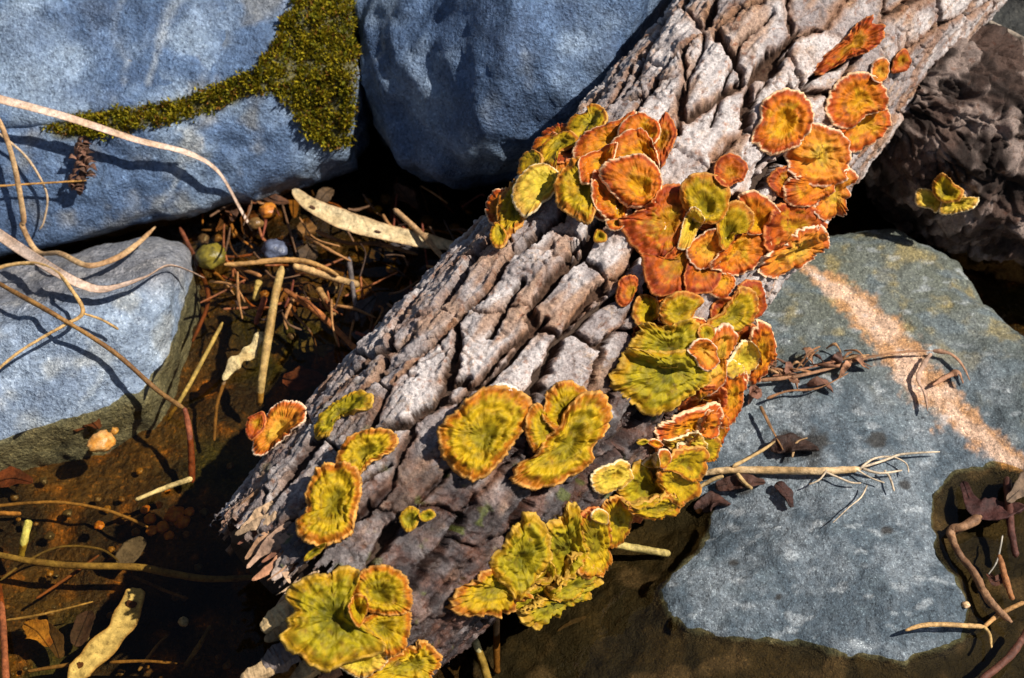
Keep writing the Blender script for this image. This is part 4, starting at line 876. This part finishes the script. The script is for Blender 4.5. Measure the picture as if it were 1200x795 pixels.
# pods
def pod(label, P, wpx, col, col2, spots, **kw):
    o = empty('seed_pod', P[len(P)//2]); tag(o, label, 'seed pod')
    SEED[0] += 7
    link('pod', tube_mesh('pod', P, wpx, flat=.22, col=col, col2=col2, seed=SEED[0], seg=16, n=60, **kw), M_LEAF, o)
    C = catmull(P, 60); 
    for i, side, w_ in spots:
        tgv = C[min(i+1, 59)]-C[i-1]; tgv /= np.linalg.norm(tgv); sv = np.cross(tgv, [0, 0, 1.]); c0 = C[i]+sv*side+np.array([0, -.0006, .0016])
        link('seed_scar', tube_mesh('seed_scar', np.array([c0-tgv*.002, c0, c0+tgv*.002]), [w_*.6, w_, w_*.6], flat=.3, col=(.09, .035, .015), seed=i, seg=8, n=8), M_LEAF, o)
    return o
pod('large speckled tan seed pod lying on the litter before the black gap', np.array([at_z(*a) for a in ((344, 222, .030), (362, 240, .030), (400, 258, .026), (445, 272, .022), (500, 284, .016), (548, 292, .010))]), [8, 19, 24, 22, 20, 6], (.62, .48, .27), (.50, .36, .18), ((14, .001, 4), (24, -.002, 4), (35, .001, 3)), edge=(.40, .25, .12))
pod('pale flat seed pod under the water at the edge of the dark pond', np.array([at_z(a, b, -.006) for a, b in cp(13, [(455, 497), (440, 550), (412, 612), (370, 665), (310, 725), (265, 775), (235, 830)])]), [18, 30, 29, 27, 30, 26, 8], (.60, .54, .34), (.44, .38, .22), ((10, 0, 14), (46, .002, 9)), edge=(.33, .22, .10), lumps=.10)
P = np.array([at_z(*a) for a in [q+(z,) for q, z in zip(cp(12, [(742, 528), (775, 478), (800, 455), (835, 430), (865, 385), (880, 368)]), (.002, .006, .008, .009, .012, .012))]])
stem('seed_pod', 'small knobbly cream seed pod floating between the straws', 'seed pod', P, [5, 17, 14, 16, 13, 5], m=M_LEAF, flat=.5, col=(.66, .50, .24), col2=(.48, .32, .12), lumps=.22, seg=14, n=50)
sunk('pod_stalk', 'thin brown stalk trailing below the knobbly cream pod', 'stalk', 12, [(748, 530, .0), (722, 610, -.006), (712, 730, -.014)], [5, 4, 4], col=(.22, .12, .04))
# litter between the boulders and the log
stem('pale_stick', 'upright straight tan stick in the litter pool', 'stick', np.array([at_z(*a) for a in [q+(z,) for q, z in zip(cp(12, [(938, 150), (915, 250), (890, 400), (872, 520), (862, 612)]), (.030, .026, .016, .006, -.008))]]), [9, 10, 10, 9, 8], col=(.46, .30, .10), col2=(.34, .20, .06))
LIT = 'twigs in the litter pool'
for lab, pts, w_, zz, co in (
    ('arched orange straw over the litter pool', [(745, 143), (830, 138), (930, 128), (1030, 135), (1125, 178)], [5, 6, 7, 6, 5], .022, (.55, .29, .09)),
    ('short rust twig at the left end of the arched orange straw', [(760, 140), (870, 182)], [5, 5], .016, (.34, .14, .04)),
    ('tan flat straw running under the arched orange one to the log', [(975, 145), (1080, 178), (1195, 212)], [9, 10, 9], .014, (.56, .34, .14)),
    ('red twig slanting down to the log from the pale stick', [(945, 225), (1060, 305), (1192, 432)], [6, 8, 7], .012, (.42, .14, .035)),
    ('short orange stub beside the red slanting twig', [(1058, 220), (1112, 312)], [9, 8], .008, (.36, .19, .06)),
    ('dark red twig leaning on the pale stick', [(882, 250), (850, 342)], [7, 6], .012, (.33, .08, .03)),
    ('small yellow splinter beside the pale stick', [(862, 195), (848, 262)], [9, 7], .014, (.46, .30, .07)),
    ('long dull red stalk at the left of the litter pool', [(598, 20), (660, 150), (692, 262), (640, 400)], [5, 6, 5, 4], .002, (.17, .05, .02)),
    ('grey twig across the litter near the log', [(1160, 120), (1175, 230), (1190, 330)], [6, 6, 5], .012, (.16, .13, .12)),
    ('tan twig between the pod and the log', [(1310, -42), (1420, 60), (1540, 205)], [7, 7, 5], .026, (.48, .28, .13)),
    ('brown bent twig in the litter below the pod', [(1050, 30), (1150, 70), (1260, 75), (1390, 110)], [5, 5, 5, 4], .014, (.30, .14, .05)),
    ('thin loop of dark stem under the red twig', [(970, 250), (975, 300), (1040, 380), (1055, 470)], [3, 3, 3, 3], .004, (.14, .07, .03))):
    stem('litter_twig', lab, 'twig', np.array([at_z(a, b, zz-.010*i/len(pts)) for i, (a, b) in enumerate(cp(12, pts))]), w_, LIT, col=co)
rng = random.Random(5)
LP = [(240, 235), (330, 225), (430, 235), (560, 215), (566, 320), (500, 370), (440, 400), (400, 425), (320, 400), (235, 330)]
n_l = 0
while n_l < 110:
    x = rng.uniform(235, 566); y = rng.uniform(215, 425)
    if not inside(np.array(x), np.array(y), LP): continue
    a = rng.choice([rng.uniform(.2, 1.1), rng.uniform(-.5, .3), rng.uniform(1.2, 2.0)]); ln = rng.uniform(22, 70); z = rng.uniform(-.008, .016)
    b = rng.uniform(-8, 8); nm_, co = rng.choice([('rust', RUST), ('rust', RUST), ('brown', BRN), ('brown', BRN), ('blackish', DRK), ('orange', (.42, .2, .07)), ('dark red', (.20, .05, .025))])
    pts = [(x-math.cos(a)*ln/2, y-math.sin(a)*ln/2), (x+b, y-b), (x+math.cos(a)*ln/2, y+math.sin(a)*ln/2)]
    lb_ = '%s %s twig %s in the litter pool between boulders and log' % ('short' if ln < 36 else 'long' if ln > 54 else 'medium', nm_, 'under the water' if z < 0 else 'above the water')
    stem('litter_twig', lb_, 'twig', np.array([at_z(p_[0], p_[1], z+rng.uniform(-.006, .006)) for p_ in pts]), [rng.uniform(1.6, 4), rng.uniform(2, 4.4), rng.uniform(1.2, 2.6)], 'thin twigs strewn in the litter pool: '+lb_, col=co, seg=7); n_l += 1
# dead leaves: curled thin blades with a midrib
def leaf(label, P, wpx, col, col2=None, cat='dead leaf', group=None, name='dead_leaf', twist=.4, flat=.10):
    SEED[0] += 7; root = empty(name, P[len(P)//2]); tag(root, label, cat, group)
    link('blade', tube_mesh('blade', P, wpx, flat=flat, col=col, col2=col2, seed=SEED[0], seg=18, n=34, wob=.3, twist=twist, tip=.1), M_LEAF, root)
    link('midrib', tube_mesh('midrib', P+np.array([0, -.0004, .0008]), [1.6, 1.6, 1], col=np.array(col)*.5, seed=SEED[0]+1, seg=6, n=24), M_LEAF, root)
    return root
n_l = 0
while n_l < 24:
    x = rng.uniform(235, 566); y = rng.uniform(215, 425)
    if not inside(np.array(x), np.array(y), LP): continue
    a = rng.uniform(0, 3.1); ln = rng.uniform(24, 46); z = rng.uniform(-.012, .006)
    pts = [(x-math.cos(a)*ln/2, y-math.sin(a)*ln/2), (x, y+rng.uniform(-4, 4)), (x+math.cos(a)*ln/2, y+math.sin(a)*ln/2)]
    nm_, co = rng.choice([('reddish', (.13, .05, .02)), ('dark brown', (.08, .045, .02)), ('amber', (.20, .09, .02)), ('greyish', (.06, .05, .05))])
    leaf(nm_+' crumpled dead leaf in the litter pool', np.array([at_z(p_[0], p_[1], z+rng.uniform(-.004, .006)) for p_ in pts]), [4, rng.uniform(14, 26), 4], co, group=nm_+' crumpled leaves in the litter pool'); n_l += 1
def sl(crop, pts, z): return np.array([at_z(a, b, z) for a, b in cp(crop, pts)])
leaf('dark red sunken leaf against the log in the litter pool', sl(12, [(940, 520), (1000, 530), (1080, 520)], -.006), [8, 34, 8], (.14, .04, .022))
leaf('olive brown sunken leaf beside the pale stick', sl(12, [(1000, 420), (1080, 410), (1160, 420)], -.008), [8, 32, 8], (.10, .075, .02))
leaf('dull red leaf under the water below the half-sunk rock', sl(13, [(-30, 150), (40, 130), (110, 145)], -.010), [10, 26, 6], (.14, .04, .02))
leaf('orange yellow leaf fragment under the water left of the pale pod', sl(13, [(80, 610), (125, 640), (165, 690)], -.010), [8, 26, 10], (.36, .18, .03), (.2, .07, .01))
leaf('dark brown leaf lying under the water beside the orange fragment', sl(13, [(150, 610), (180, 670), (200, 730)], -.012), [8, 22, 8], (.07, .04, .015))
leaf('purple brown leaf on the bed near the pale pod', sl(13, [(250, 690), (280, 620), (300, 570)], -.016), [10, 30, 8], (.06, .035, .035))
leaf('dark leaf lying under the water below the fans', sl(9, [(1000, 650), (1090, 630), (1170, 645)], -.010), [8, 30, 8], (.045, .028, .014))
leaf('dark red leaf on the bed beneath the half-sunk rock', sl(12, [(240, 690), (290, 660), (330, 690)], -.006), [10, 24, 8], (.11, .04, .025))
# pebbles and orange scraps
def pebble(label, px, py, r, z, col, col2, group=None, name='pebble', cat='pebble', sq=.7, m=None):
    SEED[0] += 3; sd_ = SEED[0]; D, F = ICO3; c = at_z(px, py, z); R = r*K*((c-CAM)@FWD)
    d = 1+0.28*fbm(D*1.3+sd_, 3, sd_)+0.10*noise(D*4+sd_, sd_)
    V = D*d[:, None]*np.array([1.0, 0.8+0.3*rnd2(sd_, 1), sq]); a = rnd2(sd_, 2)*6.28
    V = np.stack([V[:, 0]*math.cos(a)-V[:, 1]*math.sin(a), V[:, 0]*math.sin(a)+V[:, 1]*math.cos(a), V[:, 2]], -1)*R + c
    cc = cmix(col, col2, ss(-.3, .4, fbm(D*2+sd_, 3, sd_+1)))
    return tag(link(name, mesh_np(name, V, F, cc), m or M_PEB), label, cat, group)
pebble('orange pebble at the water edge under the half-sunk rock', 118, 518, 15, .002, (.55, .22, .03), (.62, .32, .10))
pebble('yellow mossy lump at the edge of the litter pool', 247, 300, 17, .008, (.24, .18, .02), (.10, .08, .015))
pebble('bright orange pebble under the edge of the pale boulder', 314, 246, 10, .010, (.60, .22, .02), (.40, .12, .02))
pebble('brown pebble beside the bright orange one', 300, 262, 9, .008, (.24, .13, .04), (.14, .07, .02))
pebble('blue grey pebble in the litter pool', 322, 292, 14, .006, (.13, .15, .22), (.07, .08, .12))
pebble('small white pebble on the dark bed', 215, 729, 6, -.008, (.55, .56, .58), (.4, .4, .4))
pebble('small orange pebble stub beside the shore pebble', 134, 505, 5, .0, (.5, .24, .03), (.3, .12, .02))
for x, y, r in ((176, 608, 7), (190, 618, 8), (205, 603, 11), (214, 612, 9), (170, 597, 6), (187, 592, 5), (116, 616, 6), (198, 628, 6), (222, 600, 6), (196, 576, 4), (178, 622, 7)):
    pebble('orange scrap in the cluster on the bed between the stalk and the log', x, y, r, -.012, (.52, .22, .02), (.38, .10, .015), 'orange scraps on the bed', 'orange_scrap', 'litter', .5)
rng = random.Random(9)
for k in range(60):
    x = rng.uniform(225, 560); y = rng.uniform(228, 420)
    if not inside(np.array(x), np.array(y), LP): continue
    nm_, co = rng.choice([('orange', (.35, .15, .03)), ('tan', (.22, .12, .04)), ('dark brown', (.10, .06, .03)), ('yellow', (.45, .27, .04)), ('grey', (.14, .10, .09))])
    pebble('small %s gravel stone among the litter twigs' % nm_, x, y, rng.uniform(3.5, 8), rng.uniform(-.014, -.002), co, np.array(co)*.5, nm_+' gravel stones among the litter')
for k in range(46):
    x = rng.uniform(5, 290); y = rng.uniform(540, 790); nm_, co = rng.choice([('brown', (.20, .10, .02)), ('dark brown', (.12, .07, .02)), ('orange', (.30, .15, .02)), ('blackish', (.08, .06, .03))])
    pebble('small %s stone on the bed of the open pool' % nm_, x, y, rng.uniform(2.5, 6), -.024, co, np.array(co)*.5, nm_+' stones on the bed of the open pool')
# brown cone fragment on the pale boulder
cone_ = empty('cone_fragment', lay([(100, 225)], .006)[0]); tag(cone_, 'crumbling brown cone fragment caught on the pale boulder', 'cone')
rng = random.Random(31)
stem('core', '', '', lay([(106, 172), (104, 200), (98, 240)], .010), [4, 12, 5], parent=cone_, col=(.10, .045, .028), col2=(.06, .03, .02), wob=.4)
for k in range(34):
    f = k/33; x = 108-10*f+rng.uniform(-13, 13)*(.5+.6*math.sin(f*3)); y = 178+58*f; a = rng.uniform(-.9, .9)
    q = lay([(x-6*math.cos(a), y-6*math.sin(a)), (x, y+2), (x+6*math.cos(a), y+6*math.sin(a))], [.010, .015, .012]); SEED[0] += 7
    link('scale', tube_mesh('scale', q, [3, 7, 3], flat=.35, col=rng.choice([(.17, .08, .05), (.24, .12, .075), (.10, .05, .03)]), seed=SEED[0], seg=8, n=8, wob=.4, twist=.8), M_LEAF, cone_)
# straw with rootlets on the slab
st_ = empty('rooted_straw', lay(cp(15, [(360, 98)]), .004)[0]); tag(st_, 'cream straw with white rootlets lying on the stone slab', 'straw')
stem('stalk', '', '', lay(cp(15, [(290, 108), (360, 98), (500, 98), (620, 100), (735, 94)]), .005), [6, 9, 9, 9, 8], parent=st_, col=(.62, .44, .24), col2=(.45, .28, .12))
for pts, w_ in (([(730, 95), (800, 72), (850, 55), (955, 48)], [3, 3, 3, 2]), ([(735, 92), (770, 68), (820, 62), (860, 80), (868, 106)], [3, 2.5, 2, 2]), ([(640, 98), (620, 125), (590, 140)], [3, 2, 2]),
                ([(630, 102), (700, 132), (735, 136)], [3, 2.5, 2]), ([(752, 142), (735, 175), (700, 205), (655, 248)], [2, 2, 1.5, 1.2]), ([(740, 96), (790, 108), (850, 100)], [4, 3, 2]),
                ([(800, 100), (815, 120), (828, 158)], [3, 3, 3]), ([(720, 96), (760, 120), (800, 135)], [3, 2, 2])):
    stem('rootlet', '', '', lay(cp(15, pts), .006), w_, parent=st_, col=(.66, .52, .36), seg=6)
for pts, w_ in (([(375, 92), (420, 68), (465, 42), (495, 20)], [5, 4, 4, 2]), ([(388, 112), (408, 136), (430, 155)], [6, 5, 4]), ([(280, 150), (320, 128), (350, 118)], [5, 5, 4])):
    stem('side_shoot', '', '', lay(cp(15, pts), .007), w_, parent=st_, col=(.55, .36, .15), seg=7)
# dry vine with crumpled leaves across the slab
vine = empty('dry_vine', lay(cp(11, [(480, 520)]), .003)[0]); tag(vine, 'dry brown vine with crumpled leaves reaching from fungi to the orange streak', 'vine')
for pts, w_, co in (([(300, 545), (400, 535), (500, 515), (620, 480), (700, 462), (780, 450), (880, 446)], [6, 6, 5, 6, 5, 5, 4], (.36, .18, .09)), ([(350, 530), (480, 500), (600, 475), (680, 500)], [4, 4, 4, 3], (.28, .12, .06)),
                    ([(330, 605), (400, 580), (500, 570), (600, 520)], [4, 4, 3, 3], (.30, .14, .06)), ([(310, 630), (345, 700), (385, 775)], [6, 5, 5], (.26, .13, .05)), ([(415, 800), (430, 750), (465, 735)], [4, 3, 3], (.36, .22, .1)),
                    ([(880, 446), (935, 455), (975, 490), (1003, 545)], [6, 7, 6, 4], (.40, .21, .12)), ([(875, 455), (850, 490), (832, 540), (855, 590), (862, 645)], [7, 8, 7, 8, 5], (.46, .29, .20)), ([(880, 560), (930, 530), (965, 520), (980, 555)], [5, 9, 10, 5], (.40, .20, .11))):
    stem('vine_stem', '', '', lay(cp(11, pts), .006), [v*.75 for v in w_], parent=vine, col=co, flat=.5, wob=.5, twist=.8)
rng = random.Random(21)
for k in range(18):
    x = rng.uniform(310, 640); y = 590-0.22*x+rng.uniform(-35, 30); a = rng.uniform(-.8, .6); ln = rng.uniform(50, 120)
    stem('vine_stem', '', '', lay(cp(11, [(x-ln/2*math.cos(a), y-ln/2*math.sin(a)), (x, y+rng.uniform(-12, 12)), (x+ln/2*math.cos(a), y+ln/2*math.sin(a))]), [.003, .008, .004]), [2, rng.uniform(2, 4), 1.5], parent=vine, col=rng.choice([(.16, .07, .035), (.30, .14, .06), (.09, .035, .022), (.40, .22, .1)]), seg=7, wob=.5)
for x, y, w_ in ((345, 485, 22), (400, 505, 18), (470, 460, 18), (560, 470, 20), (640, 478, 15), (510, 565, 22), (290, 590, 24), (590, 505, 14), (420, 540, 16)):
    a = rng.uniform(0, 3.1); q = [(x-48*math.cos(a), y-30*math.sin(a)), (x-15*math.cos(a), y+rng.uniform(-14, 14)), (x+15*math.cos(a), y+rng.uniform(-14, 14)), (x+48*math.cos(a), y+30*math.sin(a))]
    co = rng.choice([(.10, .045, .028), (.16, .075, .040), (.22, .105, .055), (.07, .035, .025)])
    SEED[0] += 7; link('leaf', tube_mesh('leaf', lay(cp(11, q), [.003, .008, .005, .003]), [3, w_*.55, w_*.7, 3], flat=.22, col=co, col2=np.array(co)*2.2, seed=SEED[0], seg=12, n=30, wob=.45, twist=.9, tip=.2), M_LEAF, vine)
leaf('wet dark leaf heap on the slab above the cream straw', lay(cp(15, [(480, 30), (540, 25), (620, 40)]), .004), [8, 30, 10], (.045, .022, .015), flat=.3, twist=.8)
leaf('wet dark leaf folded below the cream straw', lay(cp(15, [(500, 130), (525, 160), (540, 200)]), .004), [8, 16, 8], (.05, .02, .015), flat=.3)
leaf('shiny wet brown leaves under the yellow fans', lay(cp(15, [(270, 205), (320, 185), (370, 190)]), .003), [8, 26, 8], (.08, .035, .025), flat=.3, twist=1)
leaf('wet brown leaf pressed beside the end of the cream straw', lay(cp(15, [(330, 140), (400, 128), (470, 128)]), .003), [8, 22, 8], (.07, .03, .02), flat=.3)
# twigs in the wet hollow at right
stem('bent_twig', 'bent brown twig with an elbow in the wet hollow of the slab', 'twig', lay(cp(15, [(1078, 218), (1030, 245), (985, 272), (1005, 330), (1050, 390), (1100, 450), (1165, 516)]), .007), [12, 11, 10, 8, 9, 9, 8], col=(.30, .16, .08), col2=(.16, .08, .04))
for lab, pts, w_, co in (('forked golden twig pointing onto the pale slab', [(855, 552), (900, 538), (960, 535), (1075, 541)], [3, 6, 6, 6], (.52, .31, .12)), ('short fork tip of the golden twig', [(1075, 541), (1090, 562), (1108, 586)], [5, 4, 3], (.5, .32, .12)),
                         ('orange spray twig rising from the golden fork', [(1075, 541), (1120, 505), (1200, 458)], [5, 6, 5], (.50, .26, .09)), ('upright rust twig between the bent twig and the spray', [(1130, 325), (1150, 400), (1168, 452)], [6, 8, 6], (.34, .14, .05)),
                         ('thick dark red stick at the slab edge by the wet hollow', [(1215, 530), (1160, 610), (1075, 680)], [9, 9, 9], (.17, .06, .035)), ('black red upright stick behind the bent twig', [(1140, 125), (1162, 240), (1178, 330)], [10, 9, 8], (.09, .03, .02)),
                         ('thin white hair root standing in the wet hollow', [(1140, 270), (1125, 340), (1100, 380)], [2, 2, 1.5], (.4, .36, .3))):
    stem('hollow_twig', lab, 'twig', lay(cp(15, pts), .008), w_, 'twigs in the wet hollow', col=co)
leaf('large dark wet leaf lying in the hollow of the slab', lay(cp(15, [(1020, 130), (1060, 190), (1130, 205), (1210, 190)]), .006), [8, 24, 34, 20], (.06, .02, .016), flat=.25, twist=.8)
leaf('dull brown wet leaf at the brink of the hollow', lay(cp(15, [(1150, 175), (1190, 150), (1230, 140)]), .012), [8, 26, 20], (.16, .10, .06), flat=.25)
leaf('rust curled leaf by the upright twig in the hollow', lay(cp(15, [(1090, 390), (1120, 400), (1150, 380)]), .006), [6, 14, 6], (.12, .04, .02), flat=.25)
pebble('tiny cream seed on the pale slab', 1132, 709, 5, .004, (.62, .42, .22), (.5, .3, .15), name='seed', cat='seed', sq=.6)
# stems beside the fans and behind the log
sunk('green_stick', 'pale olive stick poking out under the yellow fans', 'stick', 15, [(20, 290, .012), (130, 310, .004), (205, 322, .001)], [9, 9, 8], col=(.48, .36, .11))
sunk('sunken_stalk', 'upright brown stalk in the water below the grooved fan', 'stalk', 9, [(800, 570, .006), (800, 680, -.004), (802, 780, -.014)], [8, 8, 8], col=(.20, .10, .03))
sunk('green_stalk', 'slanting olive stalk under the log beside the wet bracket', 'stalk', 9, [(725, 660, .004), (750, 730, -.004), (775, 810, -.010)], [8, 10, 10], col=(.34, .28, .12))
stem('grey_stick', 'grey stick crossing the dark corner above the side branch', 'stick', np.array([at_z(*a) for a in ((1150, 22, .10), (1200, 48, .10), (1240, 66, .10))]), [8, 8, 8], col=(.34, .28, .22))
stem('red_stick', 'short red stick in the dark corner above the side branch', 'stick', np.array([at_z(*a) for a in ((1180, 78, .09), (1200, 74, .09), (1230, 68, .09))]), [8, 8, 8], col=(.34, .13, .06))
# splinters and loose chunks at the broken end of the log
INW = np.array([.55, .55, 0])
def splinter(crop, pts, w_, col, drop=0.0, flat=.45):
    pp = cp(crop, pts); inn = pp[-1]; d = ray(*inn); h = LOGV.ray_cast(Vector(CAM), Vector(d/np.linalg.norm(d)))
    if h[0] is None: u_, t_ = log_at(*inn); Pb = log_p(np.array([u_]), np.array([t_]))[0]
    else: Pb = np.array(h[0])
    rel = Pb-log_c(np.array([(Pb-A0)@AX]))[0]; n_ = rel-(rel@AX)*AX; n_ /= np.linalg.norm(n_); Pb = Pb-n_*(.004+drop)
    out = []
    for a_, b_ in pp:
        d = ray(a_, b_); out.append(CAM+d*(((Pb-CAM)@n_)/(d@n_)))
    P = np.array(out); SEED[0] += 7
    me = tube_mesh('splinter', P, w_, flat=flat, col=col, col2=np.array(col)*.45, seed=SEED[0], seg=7, n=16, wob=.5, tip=.15)
    me.polygons.foreach_set('use_smooth', np.zeros(len(me.polygons), bool)); link('splinter', me, M_WOOD, logE)
for a in (([(782, 318), (850, 285), (930, 260)], [3, 14, 20], (.58, .38, .22)), ([(815, 400), (870, 345), (950, 300)], [3, 16, 24], (.46, .25, .13)), ([(838, 470), (890, 435), (960, 370)], [2, 10, 12], (.48, .22, .11)),
          ([(820, 430), (900, 350), (990, 300)], [3, 18, 26], (.42, .25, .16)), ([(905, 470), (935, 430), (985, 360)], [4, 18, 20], (.40, .30, .24)), ([(965, 480), (950, 440), (975, 400)], [2, 8, 10], (.55, .34, .2)),
          ([(790, 350), (840, 320), (900, 300)], [2, 8, 14], (.34, .12, .06)), ([(800, 300), (860, 255), (920, 225)], [4, 14, 22], (.50, .32, .18)), ([(850, 380), (910, 330), (970, 320)], [2, 14, 22], (.52, .36, .24)), ([(870, 410), (930, 370), (990, 340)], [2, 10, 16], (.30, .12, .06))):
    splinter(13, *a)
for a in (([(130, 495), (220, 430), (320, 340)], [8, 26, 24], (.55, .38, .18)), ([(150, 560), (230, 500), (330, 440)], [6, 24, 30], (.34, .22, .10)), ([(145, 720), (230, 660), (330, 600)], [20, 40, 36], (.13, .10, .09)),
          ([(160, 760), (240, 730), (340, 690)], [10, 26, 26], (.50, .36, .24)), ([(10, 790), (90, 750), (200, 700)], [8, 20, 20], (.42, .28, .14)), ([(200, 800), (260, 760), (330, 720)], [6, 18, 22], (.5, .32, .16)), ([(470, 790), (520, 740), (580, 700)], [6, 20, 24], (.42, .2, .1)), ([(300, 790), (380, 740), (440, 690)], [6, 24, 30], (.4, .26, .12))):
    splinter(7, *a, drop=.004, flat=.8)

rng = random.Random(77)
for k in range(26):
    f = rng.random(); x = 300+40*f*f+rng.uniform(-6, 10); y = 560+140*f; ln = rng.uniform(14, 40); a = rng.uniform(.35, .95)
    splinter(0, [(x-ln*.5*math.cos(a), y+ln*.5*math.sin(a)), (x, y), (x+ln*math.cos(a), y-ln*math.sin(a))], [.8, rng.uniform(2, 4.5), rng.uniform(4, 7)], rng.choice([(.58, .38, .22), (.42, .22, .11), (.30, .13, .07), (.22, .16, .13), (.5, .34, .24)]), drop=rng.uniform(-.001, .008), flat=.6)

# ---------------------------------------------------------------- moss on the ledge
rs_ = np.random.RandomState(4); V = []; F = []; Cc = []
cand = rs_.uniform([50, -12], [418, 175], (15000, 2))
ok = (sdist(cand[:, 0], cand[:, 1], MP) > -5*rs_.rand(15000)**2)
cand = cand[ok]
nz_ = fbm(np.concatenate([cand*0.06, np.zeros((len(cand), 1))], 1), 3, 77)
for (x, y), g in zip(cand, nz_):
    if g < -0.45: continue
    h_ = hit(x, y, BV[:2])
    if h_ is None: continue
    c0 = h_[0]; nrm = h_[2]; nrm = nrm if nrm@(CAM-c0) > 0 else -nrm
    top_ = 0.0018+0.0022*max(g+.4, 0)
    c0 = c0 + nrm*0.0025*max(g, 0)
    base_c = np.array([.34, .265, .012]) if rs_.rand() < .65 else np.array([.16, .16, .010])
    if rs_.rand() < .08: base_c = np.array([.26, .12, .02])
    for b in range(4):
        d = nrm*rs_.uniform(.6, 1.1)+rs_.normal(0, .45, 3)+np.array([0, 0, .35]); d /= np.linalg.norm(d)
        s_ = np.cross(d, rs_.normal(0, 1, 3)); s_ /= np.linalg.norm(s_)+1e-9
        p0 = c0+rs_.normal(0, .0010, 3); w_ = rs_.uniform(.0004, .0008); L_ = top_*rs_.uniform(.6, 1.3)
        k = len(V); V += [p0-s_*w_, p0+s_*w_, p0+d*L_*.6+s_*w_*.8, p0+d*L_, p0+d*L_*.6-s_*w_*.8]; F += [[k, k+1, k+2, k+3], [k, k+3, k+4, k+4]]
        cv = base_c*rs_.uniform(.6, 1.35); Cc += [cv*.7, cv*.7, cv, cv*1.25, cv]
me = bpy.data.meshes.new('moss'); me.from_pydata([tuple(v) for v in V], [], [f if f[2] != f[3] else f[:3] for f in F])
c4 = np.ones((len(V), 4), np.float32); c4[:, :3] = np.clip(np.array(Cc), 0, 1); me.color_attributes.new('Col', 'FLOAT_COLOR', 'POINT').data.foreach_set('color', c4.ravel())
tag(link('moss', me, M_MOSS), 'olive green moss cushion covering the ledge between the blue boulders', 'moss', kind='stuff')
